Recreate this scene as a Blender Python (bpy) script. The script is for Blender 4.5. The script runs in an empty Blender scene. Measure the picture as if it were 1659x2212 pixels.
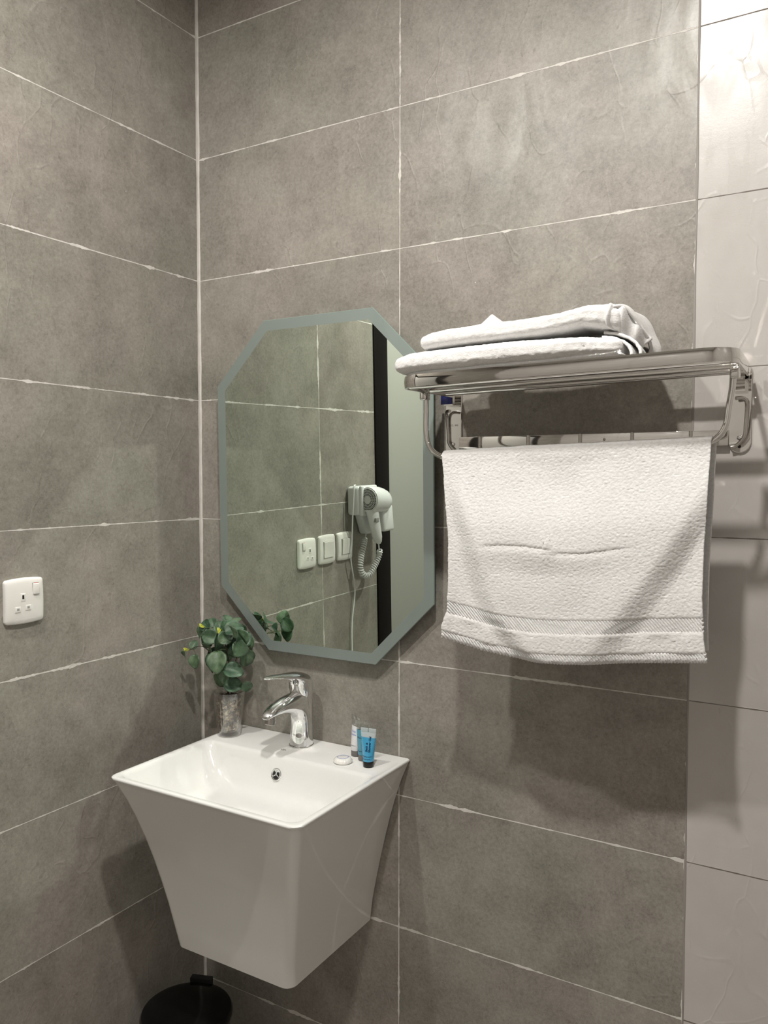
import bpy, bmesh, math, random
from mathutils import Vector, Matrix, noise

random.seed(7)
C = bpy.context.scene.collection
SC = bpy.context.scene
PI = math.pi
FLOOR = -1.36          # height zero of this file is the grout line at eye level
CEIL = 1.37

# ------------------------------------------------------------------ camera
yaw, pitch, roll = 0.53605, -0.04397, 0.00062
f = Vector((-math.sin(yaw) * math.cos(pitch), math.cos(yaw) * math.cos(pitch), math.sin(pitch)))
r = Vector((math.cos(yaw), math.sin(yaw), 0)); u = r.cross(f)
r2 = r * math.cos(roll) + u * math.sin(roll); u2 = -r * math.sin(roll) + u * math.cos(roll)
cam = bpy.data.cameras.new('camera'); camo = bpy.data.objects.new('camera', cam); C.objects.link(camo)
M = Matrix((r2, u2, -f)).transposed().to_4x4(); M.translation = Vector((1.4599, -1.5402, 0.1085))
camo.matrix_world = M
cam.sensor_fit = 'HORIZONTAL'; cam.sensor_width = 36.0; cam.lens = 36.0 * 1748.33 / 1659.0
cam.clip_start = 0.02
SC.camera = camo

# ------------------------------------------------------------------ world, lights, exposure
w = bpy.data.worlds.new('world'); SC.world = w; w.use_nodes = True
w.node_tree.nodes['Background'].inputs[0].default_value = (1.0, 0.96, 0.9, 1)
w.node_tree.nodes['Background'].inputs[1].default_value = 0.02
SC.view_settings.view_transform = 'Standard'; SC.view_settings.look = 'None'
SC.view_settings.gamma = 1.0; SC.view_settings.use_curve_mapping = False
SC.view_settings.exposure = 0.07
SC.cycles.use_denoising = True
SC.cycles.max_bounces = 7; SC.cycles.diffuse_bounces = 3; SC.cycles.glossy_bounces = 4
SC.cycles.transmission_bounces = 8; SC.cycles.transparent_max_bounces = 8
SC.cycles.caustics_reflective = True; SC.cycles.caustics_refractive = False
SC.cycles.blur_glossy = 0.0; SC.cycles.sample_clamp_indirect = 0.0
SC.cycles.use_guiding = True
SC.cycles.guiding_training_samples = 32
SC.cycles.use_adaptive_sampling = True
SC.cycles.adaptive_threshold = 0.045

LAMPS = [((1.08, -0.97, CEIL - 0.02), 0.036, 24.0, (1.0, 0.963, 0.912)),
         ((0.40, -1.10, CEIL - 0.02), 0.036, 17.5, (1.0, 0.963, 0.912)),
         ((1.95, -1.65, CEIL - 0.02), 0.05, 2.5, (1.0, 0.963, 0.912))]  # weak fill lamp added on the shower side, no such source is seen
for loc, rad, pw, col in LAMPS:
    l = bpy.data.lights.new('downlight_lamp', 'AREA'); l.shape = 'DISK'; l.size = rad * 2; l.energy = pw; l.color = col
    o = bpy.data.objects.new('downlight_lamp', l); C.objects.link(o); o.location = loc

# ------------------------------------------------------------------ helpers
def tag(o, label=None, cat=None, group=None, kind=None):
    if label: o['label'] = label
    if cat: o['category'] = cat
    if group: o['group'] = group
    if kind: o['kind'] = kind
    return o

def thing(name, loc, label, cat, group=None, rotz=0):
    o = bpy.data.objects.new(name, None); C.objects.link(o)
    o.location = loc; o.rotation_euler = (0, 0, rotz); o.empty_display_size = 0.02
    return tag(o, label, cat, group)

def mk(name, verts, faces, mat, parent=None, smooth=True, sharp=40, label=None, kind=None):
    me = bpy.data.meshes.new(name)
    me.from_pydata([tuple(v) for v in verts], [], faces)
    bm = bmesh.new(); bm.from_mesh(me); bmesh.ops.recalc_face_normals(bm, faces=bm.faces); bm.to_mesh(me); bm.free()
    return fin(name, me, mat, parent, smooth, sharp, label, kind)

def fin(name, me, mat, parent=None, smooth=True, sharp=40, label=None, kind=None):
    me.validate(); me.update()
    if smooth:
        me.shade_smooth()
        if sharp: me.set_sharp_from_angle(angle=math.radians(sharp))
    o = bpy.data.objects.new(name, me); C.objects.link(o)
    if mat: me.materials.append(mat)
    if parent: o.parent = parent
    if label: o['label'] = label
    if kind: o['kind'] = kind
    return o

def bmo(name, bm, mat, parent=None, **k):
    me = bpy.data.meshes.new(name); bmesh.ops.recalc_face_normals(bm, faces=bm.faces); bm.to_mesh(me); bm.free()
    return fin(name, me, mat, parent, **k)

def loft(sections, closed=True, cap=True):
    n = len(sections[0]); V = []; F = []
    for s in sections: V += [tuple(p) for p in s]
    for i in range(len(sections) - 1):
        for j in range(n if closed else n - 1):
            a = i * n + j; b = i * n + (j + 1) % n
            F.append((a, b, b + n, a + n))
    if cap:
        F.append(tuple(range(n - 1, -1, -1))); F.append(tuple(range((len(sections) - 1) * n, len(sections) * n)))
    return V, F

def join(*parts):
    V = []; F = []
    for v, fs in parts:
        k = len(V); V += list(v); F += [tuple(i + k for i in q) for q in fs]
    return V, F

def box(x0, x1, y0, y1, z0, z1):
    V = [(x, y, z) for z in (z0, z1) for y in (y0, y1) for x in (x0, x1)]
    return V, [(0, 1, 3, 2), (4, 6, 7, 5), (0, 4, 5, 1), (2, 3, 7, 6), (0, 2, 6, 4), (1, 5, 7, 3)]

def rbox(name, x0, x1, y0, y1, z0, z1, mat, parent=None, bev=0.003, seg=3, **k):
    V, F = box(x0, x1, y0, y1, z0, z1)
    bm = bmesh.new(); vs = [bm.verts.new(v) for v in V]
    for q in F: bm.faces.new([vs[i] for i in q])
    bmesh.ops.bevel(bm, geom=list(bm.edges), offset=bev, segments=seg, profile=0.5, affect='EDGES')
    return bmo(name, bm, mat, parent, **k)

def lathe(profile, n=48, c=(0, 0, 0)):
    secs = [[(c[0] + rr * math.cos(2 * PI * j / n), c[1] + rr * math.sin(2 * PI * j / n), c[2] + z) for j in range(n)] for rr, z in profile]
    return loft(secs)

def frames(path):
    P = [Vector(p) for p in path]; T = []
    for i in range(len(P)):
        a = P[max(0, i - 1)]; b = P[min(len(P) - 1, i + 1)]
        T.append((b - a).normalized() if (b - a).length > 1e-9 else Vector((0, 0, 1)))
    ref = Vector((0, 0, 1)) if abs(T[0].z) < 0.9 else Vector((1, 0, 0))
    N = [(ref - T[0] * ref.dot(T[0])).normalized()]
    for i in range(1, len(P)):
        v = N[-1] - T[i] * N[-1].dot(T[i]); N.append(v.normalized() if v.length > 1e-6 else N[-1])
    return P, T, N

def tube(path, rad, n=12, cap=True, flat=1.0):
    P, T, N = frames(path); secs = []
    for i, p in enumerate(P):
        rr = rad[i] if isinstance(rad, (list, tuple)) else rad
        B = T[i].cross(N[i])
        secs.append([p + N[i] * rr * math.cos(2 * PI * j / n) + B * rr * flat * math.sin(2 * PI * j / n) for j in range(n)])
    return loft(secs, cap=cap)

def smoothpath(pts, k=8):
    P = [Vector(p) for p in pts]; out = []
    for i in range(len(P) - 1):
        p0 = P[max(0, i - 1)]; p1 = P[i]; p2 = P[i + 1]; p3 = P[min(len(P) - 1, i + 2)]
        for j in range(k):
            t = j / k
            out.append(0.5 * ((2 * p1) + (-p0 + p2) * t + (2 * p0 - 5 * p1 + 4 * p2 - p3) * t * t + (-p0 + 3 * p1 - 3 * p2 + p3) * t ** 3))
    out.append(P[-1]); return out

def rr_loop(x0, x1, y0, y1, rf, rb, z, n=8):
    """rounded rectangle, y0 = front, y1 = back"""
    L = []
    for cx, cy, rad, a0 in ((x1 - rf, y0 + rf, rf, -PI / 2), (x1 - rb, y1 - rb, rb, 0), (x0 + rb, y1 - rb, rb, PI / 2), (x0 + rf, y0 + rf, rf, PI)):
        for i in range(n + 1):
            a = a0 + PI / 2 * i / n; L.append((cx + rad * math.cos(a), cy + rad * math.sin(a), z))
    return L

def sstep(a, b, x):
    t = max(0.0, min(1.0, (x - a) / (b - a))) if b != a else float(x > a)
    return t * t * (3 - 2 * t)

def interp(tab, x):
    if x <= tab[0][0]: return tab[0][1]
    for (a, va), (b, vb) in zip(tab, tab[1:]):
        if x <= b: return va + (vb - va) * (x - a) / (b - a)
    return tab[-1][1]

def text(name, body, size, mat, parent, matrix, extrude=0.0001, bold=0.0, wrap=None):
    cu = bpy.data.curves.new(name, 'FONT'); cu.body = body; cu.size = size; cu.extrude = extrude; cu.offset = bold
    cu.align_x = 'CENTER'; cu.align_y = 'CENTER'; cu.resolution_u = 3
    tmp = bpy.data.objects.new(name, cu); C.objects.link(tmp)
    dg = bpy.context.evaluated_depsgraph_get(); dg.update()
    me = bpy.data.meshes.new_from_object(tmp.evaluated_get(dg)); bpy.data.objects.remove(tmp)
    me.name = name; me.transform(matrix)
    me.materials.clear()
    if wrap:
        for v in me.vertices: v.co.y = -wrap(v.co.x, v.co.z) - 0.00015 + (v.co.y - matrix.translation.y)
    return fin(name, me, mat, parent, smooth=False)

# ------------------------------------------------------------------ materials
class NT:
    def __init__(s, name):
        s.m = bpy.data.materials.new(name); s.m.use_nodes = True; s.t = s.m.node_tree; s.n = s.t.nodes
        s.b = s.n['Principled BSDF']
    def node(s, ty, **k):
        nd = s.n.new(ty)
        for a, b in k.items(): setattr(nd, a, b)
        return nd
    def put(s, sock, v):
        if hasattr(v, 'is_output') or isinstance(v, bpy.types.NodeSocket): s.t.links.new(v, sock)
        else: sock.default_value = v
    def math(s, op, a, b=None, c=None, clamp=False):
        nd = s.node('ShaderNodeMath', operation=op, use_clamp=clamp)
        for i, v in enumerate((a, b, c)):
            if v is not None: s.put(nd.inputs[i], v)
        return nd.outputs[0]
    def noise(s, vec, scale, detail=4, rough=0.5, dist=0.0, dims='3D'):
        nd = s.node('ShaderNodeTexNoise'); nd.noise_dimensions = dims
        if vec is not None: s.put(nd.inputs['Vector'], vec)
        nd.inputs['Scale'].default_value = scale; nd.inputs['Detail'].default_value = detail
        nd.inputs['Roughness'].default_value = rough; nd.inputs['Distortion'].default_value = dist
        return nd.outputs['Fac']
    def mix(s, fac, a, b):
        nd = s.node('ShaderNodeMix', data_type='RGBA')
        s.put(nd.inputs[0], fac); s.put(nd.inputs[6], a); s.put(nd.inputs[7], b)
        return nd.outputs[2]
    def mapr(s, v, a, b, c, d):
        nd = s.node('ShaderNodeMapRange'); s.put(nd.inputs[0], v)
        for i, x in enumerate((a, b, c, d)): s.put(nd.inputs[i + 1], x)
        return nd.outputs[0]
    def coord(s): return s.node('ShaderNodeTexCoord').outputs['Object']
    def bump(s, h, strength, dist, normal=None):
        nd = s.node('ShaderNodeBump'); nd.inputs['Strength'].default_value = strength; nd.inputs['Distance'].default_value = dist
        s.put(nd.inputs['Height'], h)
        if normal is not None: s.put(nd.inputs['Normal'], normal)
        return nd.outputs[0]

def simple(name, col, rough=0.5, metal=0.0, **k):
    t = NT(name); b = t.b
    b.inputs['Base Color'].default_value = (*col, 1); b.inputs['Roughness'].default_value = rough; b.inputs['Metallic'].default_value = metal
    for a, v in k.items(): b.inputs[a].default_value = v
    return t.m

def tile_wall(name, axis, vlines, cream_from=None, cream_all=False):
    t = NT(name); b = t.b; co = t.coord()
    sep = t.node('ShaderNodeSeparateXYZ'); t.put(sep.inputs[0], co)
    h = sep.outputs[0] if axis == 'x' else t.math('MULTIPLY', sep.outputs[1], -1.0)
    z = sep.outputs[2]
    wob = t.math('MULTIPLY', t.math('SUBTRACT', t.noise(co, 28, 1), 0.5), 0.0022)
    wide = t.noise(co, 7, 2, 0.6)
    wide2 = t.math('POWER', t.mapr(t.noise(co, 11, 4, 0.7), 0.50, 0.85, 0.0, 1.0), 1.4)
    hw = t.math('ADD', t.math('MULTIPLY', wide, 0.0019), t.math('MULTIPLY', wide2, 0.011))
    # horizontal joints every 0.3 m, vertical joints listed
    zi = t.math('ADD', t.math('DIVIDE', z, 0.3), 100.5)
    zd = t.math('MULTIPLY', t.math('ABSOLUTE', t.math('SUBTRACT', t.math('FRACT', zi), 0.5)), 0.3)
    vd = None
    cell = 0.0
    for x in vlines:
        d = t.math('ABSOLUTE', t.math('SUBTRACT', h, x))
        vd = d if vd is None else t.math('MINIMUM', vd, d)
        cell = t.math('ADD', cell, t.math('GREATER_THAN', h, x))
    dmin = t.math('MINIMUM', t.math('ADD', zd, wob), t.math('ADD', vd, wob))
    g = t.mapr(t.math('SUBTRACT', dmin, hw), -0.0002, 0.0004, 1.0, 0.0)
    # wider pale joint along the room corner
    cw = t.math('MULTIPLY_ADD', t.noise(co, 9, 2), 0.008, 0.0015)
    gc = t.mapr(t.math('SUBTRACT', h, cw), -0.0002, 0.0004, 1.0, 0.0)
    # loose flecks of dried grout
    vo = t.node('ShaderNodeTexVoronoi'); vo.inputs['Scale'].default_value = 9.0; t.put(vo.inputs['Vector'], co)
    fl = t.math('LESS_THAN', t.math('ADD', vo.outputs['Distance'], t.math('MULTIPLY', t.noise(co, 160, 0), 0.02)), 0.0215)
    # per tile variation
    idz = t.math('FLOOR', t.math('ADD', zi, 0.5))
    comb = t.node('ShaderNodeCombineXYZ'); t.put(comb.inputs[0], idz); t.put(comb.inputs[1], cell)
    wn = t.node('ShaderNodeTexWhiteNoise'); wn.noise_dimensions = '3D'; t.put(wn.inputs['Vector'], comb.outputs[0])
    off = t.node('ShaderNodeVectorMath', operation='MULTIPLY_ADD'); t.put(off.inputs[0], wn.outputs['Color']); off.inputs[1].default_value = (3, 3, 3); t.put(off.inputs[2], co)
    vec = off.outputs[0]
    cloud = t.noise(vec, 4.5, 4, 0.62, 0.5)
    blot = t.noise(vec, 17, 4, 0.7)
    grain = t.noise(vec, 130, 4, 0.9)
    tint = t.noise(vec, 3.1, 2, 0.5)
    val = t.math('ADD', t.math('MULTIPLY', cloud, 0.31), t.math('MULTIPLY', blot, 0.24))
    val = t.math('ADD', val, t.math('MULTIPLY', grain, 0.45))
    val = t.math('ADD', val, t.math('MULTIPLY', t.math('SUBTRACT', wn.outputs['Value'], 0.5), 0.045))
    fac = t.mapr(val, 0.35, 0.65, 0.0, 1.0)
    warm = t.mix(fac, (0.155, 0.136, 0.118, 1), (0.365, 0.335, 0.298, 1))
    cool = t.mix(fac, (0.148, 0.138, 0.115, 1), (0.345, 0.332, 0.288, 1))
    base = t.mix(t.mapr(tint, 0.38, 0.62, 0, 1), warm, cool)
    pit = t.math('GREATER_THAN', t.noise(vec, 75, 2, 0.75), 0.665)
    base = t.mix(t.math('MULTIPLY', pit, 0.22), base, (0.07, 0.06, 0.05, 1))
    grout = t.mix(t.noise(co, 30, 1), (0.50, 0.47, 0.43, 1), (0.72, 0.70, 0.66, 1))
    cream = t.mix(t.mapr(t.noise(vec, 6, 3, 0.6), 0.3, 0.7, 0, 1), (0.45, 0.425, 0.40, 1), (0.51, 0.487, 0.463, 1))
    dark = (0.15, 0.13, 0.11, 1)
    if cream_all: cf = 1.0
    elif cream_from is None: cf = 0.0
    else: cf = t.math('GREATER_THAN', h, cream_from)
    col = t.mix(cf, base, cream)
    gcol = t.mix(cf, grout, dark)
    thin = t.mapr(t.math('SUBTRACT', dmin, 0.0009), -0.0002, 0.0003, 1.0, 0.0)
    gm = t.node('ShaderNodeMix', data_type='FLOAT'); t.put(gm.inputs[0], cf); t.put(gm.inputs[2], g); t.put(gm.inputs[3], thin)
    g2 = gm.outputs[0]
    gall = t.math('MAXIMUM', g2, gc) if not cream_all else g2
    col = t.mix(gall, col, gcol)
    if not cream_all:
        col = t.mix(t.math('MULTIPLY', fl, t.math('SUBTRACT', 1.0, cf)), col, (0.6, 0.58, 0.53, 1))
    t.put(b.inputs['Base Color'], col)
    # wiped, slightly streaked glaze
    mp = t.node('ShaderNodeMapping'); mp.inputs['Scale'].default_value = (1.0, 1.0, 0.35); mp.inputs['Rotation'].default_value = (0, 0.35, 0); t.put(mp.inputs[0], co)
    streak = t.noise(mp.outputs[0], 14, 3, 0.6, 1.0)
    ro = t.mapr(streak, 0.35, 0.65, 0.36, 0.50)
    rc = t.mapr(streak, 0.35, 0.65, 0.26, 0.42)
    rm = t.node('ShaderNodeMix', data_type='FLOAT'); t.put(rm.inputs[0], cf); t.put(rm.inputs[2], ro); t.put(rm.inputs[3], rc)
    t.put(b.inputs['Roughness'], t.math('MAXIMUM', rm.outputs[0], t.math('MULTIPLY', gall, 0.8)))
    dv = t.node('ShaderNodeVectorMath', operation='MULTIPLY_ADD')
    nz = t.node('ShaderNodeTexNoise'); nz.inputs['Scale'].default_value = 6; nz.inputs['Detail'].default_value = 2; t.put(nz.inputs['Vector'], co)
    t.put(dv.inputs[0], nz.outputs['Color']); dv.inputs[1].default_value = (0.12, 0.12, 0.12); t.put(dv.inputs[2], mp.outputs[0])
    ve = t.node('ShaderNodeTexVoronoi'); ve.feature = 'DISTANCE_TO_EDGE'; ve.inputs['Scale'].default_value = 13; t.put(ve.inputs['Vector'], dv.outputs[0])
    ridge = t.math('MULTIPLY', t.mapr(ve.outputs['Distance'], 0.0, 0.035, 1.0, 0.0), t.mapr(streak, 0.42, 0.6, 0.0, 1.0))
    n0 = t.bump(ridge, 0.35, 0.0011)
    n1 = t.bump(gall, 0.6, 0.0008, n0)
    n2 = t.bump(t.math('ADD', t.math('MULTIPLY', blot, 0.6), t.math('MULTIPLY', grain, 0.5)), 0.22, 0.0012, n1)
    t.put(b.inputs['Normal'], n2)
    b.inputs['Specular IOR Level'].default_value = 0.55
    return t.m

SEAM = 1.191
M_back = tile_wall('tile_back', 'x', [0.584, SEAM, 1.795], cream_from=SEAM)
M_left = tile_wall('tile_left', 'y', [0.604])
M_far = tile_wall('tile_far', 'x', [0.6, 1.2, 1.8, 2.4], cream_all=True)
M_right = tile_wall('tile_right', 'y', [0.6, 1.2, 1.8, 2.4], cream_all=True)
M_floor = simple('floor_tile', (0.42, 0.39, 0.355), 0.4)
M_paint = simple('ceiling_paint', (0.78, 0.77, 0.74), 0.8)
M_door = simple('door_offwhite', (0.36, 0.36, 0.33), 0.45)
M_frame = simple('door_frame_dark', (0.004, 0.0028, 0.0025), 0.5, **{'Specular IOR Level': 0.15})
M_ceramic = simple('ceramic_white', (0.73, 0.73, 0.71), 0.07, **{'Coat Weight': 0.4, 'Coat Roughness': 0.03})
M_plastic = simple('plastic_white', (0.78, 0.765, 0.73), 0.32)
M_plastic2 = simple('plastic_white_gloss', (0.76, 0.77, 0.77), 0.22)
M_black = simple('black_recess', (0.01, 0.01, 0.01), 0.5)
M_red = simple('red_mark', (0.5, 0.05, 0.03), 0.4)
M_binp = simple('bin_black', (0.004, 0.004, 0.004), 0.12, **{'Specular IOR Level': 0.25})
M_grey = simple('grey_text', (0.25, 0.27, 0.27), 0.5)
M_groove = simple('groove_grey', (0.3, 0.3, 0.29), 0.5)

def chrome(name, col, rough, wob=0.0):
    t = NT(name); b = t.b
    b.inputs['Base Color'].default_value = (*col, 1); b.inputs['Metallic'].default_value = 1.0; b.inputs['Roughness'].default_value = rough
    if wob: t.put(b.inputs['Normal'], t.bump(t.noise(t.coord(), 28, 2), wob, 0.002))
    return t.m
M_chrome = chrome('chrome', (0.86, 0.865, 0.87), 0.05)
M_steel = chrome('polished_steel', (0.74, 0.725, 0.70), 0.045, 0.04)
M_steel2 = chrome('brushed_steel', (0.52, 0.50, 0.47), 0.22, 0.05)

def mirror_mat():
    t = NT('mirror_glass'); b = t.b
    b.inputs['Base Color'].default_value = (0.765, 0.85, 0.765, 1); b.inputs['Metallic'].default_value = 1; b.inputs['Roughness'].default_value = 0.0
    return t.m
M_mirror = mirror_mat()
def frost_mat():
    t = NT('frosted_glass'); b = t.b
    b.inputs['Base Color'].default_value = (0.31, 0.365, 0.345, 1); b.inputs['Metallic'].default_value = 0.55
    b.inputs['Roughness'].default_value = 0.42; b.inputs['Coat Weight'].default_value = 0.6; b.inputs['Coat Roughness'].default_value = 0.05
    return t.m
M_frost = frost_mat()
M_glassedge = simple('glass_edge', (0.22, 0.30, 0.27), 0.15)

def towel_mat(name, scale=1.0):
    t = NT(name); b = t.b; co = t.coord()
    mp = t.node('ShaderNodeMapping'); mp.inputs['Scale'].default_value = (1.0, 1.0, 2.0); t.put(mp.inputs[0], co)
    n1 = t.noise(mp.outputs[0], 330 * scale, 3, 0.7, 0.6)
    n2 = t.noise(mp.outputs[0], 150 * scale, 3, 0.65, 0.8)
    hgt = t.math('ADD', t.math('MULTIPLY', n1, 0.5), t.math('MULTIPLY', n2, 0.9))
    col = t.mix(t.mapr(hgt, 0.5, 0.85, 0, 1), (0.635, 0.625, 0.612, 1), (0.765, 0.758, 0.748, 1))
    t.put(b.inputs['Base Color'], col)
    b.inputs['Roughness'].default_value = 0.95; b.inputs['Specular IOR Level'].default_value = 0.1
    b.inputs['Sheen Weight'].default_value = 0.25; b.inputs['Sheen Roughness'].default_value = 0.6
    t.put(b.inputs['Normal'], t.bump(hgt, 0.55, 0.0013))
    return t.m
M_towel = towel_mat('terry_white')

def glass_mat(name, rough=0.02, tint=(1, 1, 1)):
    t = NT(name); b = t.b
    b.inputs['Base Color'].default_value = (*tint, 1); b.inputs['Transmission Weight'].default_value = 1.0
    b.inputs['Roughness'].default_value = rough; b.inputs['IOR'].default_value = 1.45
    return t.m
def thin_glass(name, tint, refl=0.9, rough=0.03, base=0.05):
    t = NT(name); out = t.n['Material Output']
    tr = t.node('ShaderNodeBsdfTransparent'); tr.inputs[0].default_value = (*tint, 1)
    gl = t.node('ShaderNodeBsdfGlossy'); gl.inputs['Roughness'].default_value = rough; gl.inputs['Color'].default_value = (1, 1, 1, 1)
    lw = t.node('ShaderNodeLayerWeight'); lw.inputs['Blend'].default_value = 0.35
    fac = t.mapr(lw.outputs['Facing'], 0.0, 1.0, base, refl)
    mx = t.node('ShaderNodeMixShader'); t.put(mx.inputs[0], fac); t.t.links.new(tr.outputs[0], mx.inputs[1]); t.t.links.new(gl.outputs[0], mx.inputs[2])
    t.t.links.new(mx.outputs[0], out.inputs['Surface']); t.n.remove(t.b); return t.m
M_glass = thin_glass('clear_glass', (0.92, 0.92, 0.90), 0.85, 0.03, 0.05)

def leaf_mat():
    t = NT('leaf_green'); b = t.b; co = t.coord()
    oi = t.node('ShaderNodeObjectInfo')
    n = t.noise(co, 60, 4)
    g1 = t.mix(t.mapr(n, 0.35, 0.65, 0, 1), (0.045, 0.088, 0.042, 1), (0.125, 0.190, 0.105, 1))
    g2 = t.mix(t.mapr(n, 0.35, 0.65, 0, 1), (0.018, 0.048, 0.026, 1), (0.05, 0.11, 0.055, 1))
    t.put(b.inputs['Base Color'], t.mix(oi.outputs['Random'], g2, g1))
    b.inputs['Roughness'].default_value = 0.5
    t.put(b.inputs['Normal'], t.bump(n, 0.3, 0.001))
    return t.m
M_leaf = leaf_mat()
M_bud = simple('bud_yellow', (0.45, 0.48, 0.05), 0.5)
M_stem = simple('stem_dark', (0.035, 0.022, 0.015), 0.6)
def pebble_mat():
    t = NT('pebbles'); b = t.b; co = t.coord()
    vo = t.node('ShaderNodeTexVoronoi'); vo.inputs['Scale'].default_value = 190; t.put(vo.inputs['Vector'], co)
    rp = t.node('ShaderNodeValToRGB'); t.put(rp.inputs[0], vo.outputs['Color'])
    e = rp.color_ramp.elements; e[0].color = (0.03, 0.02, 0.015, 1); e[1].color = (0.85, 0.74, 0.60, 1)
    e[0].position = 0.25; e[1].position = 0.95
    x = rp.color_ramp.elements.new(0.6); x.color = (0.26, 0.18, 0.12, 1)
    t.put(b.inputs['Base Color'], rp.outputs[0]); b.inputs['Roughness'].default_value = 0.6
    t.put(b.inputs['Normal'], t.bump(vo.outputs['Distance'], 1.0, -0.003))
    return t.m
M_pebble = pebble_mat()
M_soil = simple('soil_dark', (0.03, 0.02, 0.014), 0.9)

# ------------------------------------------------------------------ the room
RX = 2.5; RY = -2.45; T = 0.1
def struct(name, parts, m, label=None, smooth=False, **k):
    V, F = join(*parts); o = mk(name, V, F, m, smooth=smooth, **k); o['kind'] = 'structure'
    if label: o['label'] = label
    return o
DY0, DY1, DTOP = -0.935, -1.90, 0.78      # door opening in the left wall
struct('wall_back', [box(-T, RX + T, 0, T, FLOOR - T, CEIL)], M_back, 'grey stone-look tiled wall turning to pale cream tiles at the right')
struct('wall_left', [box(-T, 0, DY0, 0, FLOOR - T, CEIL), box(-T, 0, RY, DY1, FLOOR - T, CEIL), box(-T, 0, DY1, DY0, DTOP, CEIL)], M_left, 'grey stone-look tiled wall at the left')
struct('wall_right', [box(RX, RX + T, RY, 0, FLOOR - T, CEIL)], M_right)
struct('wall_front', [box(-T, RX + T, RY - T, RY, FLOOR - T, CEIL)], M_far)
struct('floor', [box(0, RX, RY, 0, FLOOR - T, FLOOR)], M_floor)
struct('ceiling', [box(-T, RX + T, RY - T, T, CEIL, CEIL + T)], M_paint)
# pale seam between the two tile colours
def seam():
    secs = []
    for i in range(140):
        z = FLOOR + (CEIL - FLOOR) * i / 139
        wv = 0.0016 + 0.0012 * (noise.noise(Vector((3.1, 0, z * 7))) + 0.3) + (0.0020 if z > 0.85 else 0) * abs(noise.noise(Vector((1, 5, z * 22))))
        xc = SEAM + 0.0008 * noise.noise(Vector((9, 0, z * 4)))
        secs.append([(xc - wv, -0.0, z), (xc - wv * 0.5, -0.0009, z), (xc + wv * 0.5, -0.0009, z), (xc + wv, -0.0, z)])
    V, F = loft(secs)
    o = mk('trim_1', V, F, simple('seam_grout', (0.27, 0.25, 0.23), 0.7)); o['kind'] = 'structure'; o['label'] = 'thin grey grout joint between grey and cream tiles'
seam()
# door in the left wall, seen only in the mirror
dr = bpy.data.objects.new('door_1', None); C.objects.link(dr); dr['kind'] = 'structure'; dr.location = (0, DY0, FLOOR); dr['label'] = 'off-white door with dark frame seen in the mirror'
def dpart(name, b, m, bev=0.002):
    o = rbox(name, *b, m, bev=bev); o.parent = dr; o.matrix_parent_inverse = Matrix.Translation(-dr.location); return o
dpart('door_frame', (-0.09, 0.006, DY0 - 0.09, DY0, FLOOR, DTOP - 0.0), M_frame)
dpart('door_frame', (-0.09, 0.006, DY1, DY1 + 0.09, FLOOR, DTOP - 0.0), M_frame)
dpart('door_frame', (-0.09, 0.006, DY1 + 0.09, DY0 - 0.09, DTOP - 0.09, DTOP), M_frame)
dpart('door_leaf', (-0.05, -0.004, DY1 + 0.092, DY0 - 0.092, FLOOR + 0.005, DTOP - 0.092), M_door)

# recessed ceiling lights above the frame, the third one an added fill
M_lens = NT('lamp_lens'); M_lens.b.inputs['Emission Color'].default_value = (1, 0.95, 0.88, 1); M_lens.b.inputs['Emission Strength'].default_value = 6.0
for i, (loc, rad, pw, col) in enumerate(LAMPS):
    where = ['nearest the towel rack', 'over the wash basin', 'added as unseen fill on the shower side'][i]
    t = thing('ceiling_light', (loc[0], loc[1], CEIL), 'round white recessed ceiling light ' + where, 'ceiling light', 'recessed ceiling lights')
    mk('trim_ring', *lathe([(rad + 0.003, -0.0), (rad + 0.003, -0.006), (rad + 0.012, -0.008), (rad + 0.022, -0.004), (rad + 0.022, 0.0)], 40), M_plastic, t)
    mk('lens', *lathe([(0.001, -0.002), (rad + 0.003, -0.002), (rad + 0.003, -0.0005), (0.001, -0.0005)], 32), M_lens.m, t)

# ------------------------------------------------------------------ wash basin
RZ = -0.512
bs = thing('wash_basin', (0.367, 0, RZ), 'white ceramic wall-hung wash basin with tapering square body', 'wash basin')
def off(o, p=None):
    """world-placed mesh under its thing"""
    p = p or o.parent
    o.matrix_parent_inverse = p.matrix_basis.inverted() if False else Matrix.Translation(-p.location)
    return o
prof = [(-0.903, 0.106, 0.115), (-0.85, 0.099, 0.103), (-0.80, 0.089, 0.094), (-0.75, 0.078, 0.083), (-0.70, 0.066, 0.071), (-0.65, 0.053, 0.057),
        (-0.60, 0.038, 0.041), (-0.56, 0.024, 0.026), (-0.53, 0.011, 0.012), (-0.520, 0.0065, 0.007)]
X0, X1, Y0, Y1 = 0.121, 0.617, -0.418, -0.001
S = []
S.append(rr_loop(X0 + 0.094, X1 - 0.120, Y0 + 0.13, Y1 - 0.01, 0.02, 0.006, -0.905))
S.append(rr_loop(X0 + 0.086, X1 - 0.112, Y0 + 0.121, Y1, 0.02, 0.004, -0.9045))
for z, dx, dy in prof: S.append(rr_loop(X0 + dx * 0.76, X1 - dx, Y0 + dy, Y1, 0.022, 0.004, z))
S.append(rr_loop(X0 + 0.004, X1 - 0.004, Y0 + 0.004, Y1, 0.021, 0.004, RZ - 0.005))
S.append(rr_loop(X0 + 0.004, X1 - 0.004, Y0 + 0.004, Y1, 0.020, 0.004, RZ - 0.002))
S.append(rr_loop(X0 + 0.007, X1 - 0.007, Y0 + 0.007, Y1 - 0.001, 0.018, 0.004, RZ))
S.append(rr_loop(X0 + 0.010, X1 - 0.010, Y0 + 0.010, Y1 - 0.003, 0.016, 0.004, RZ))
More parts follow.
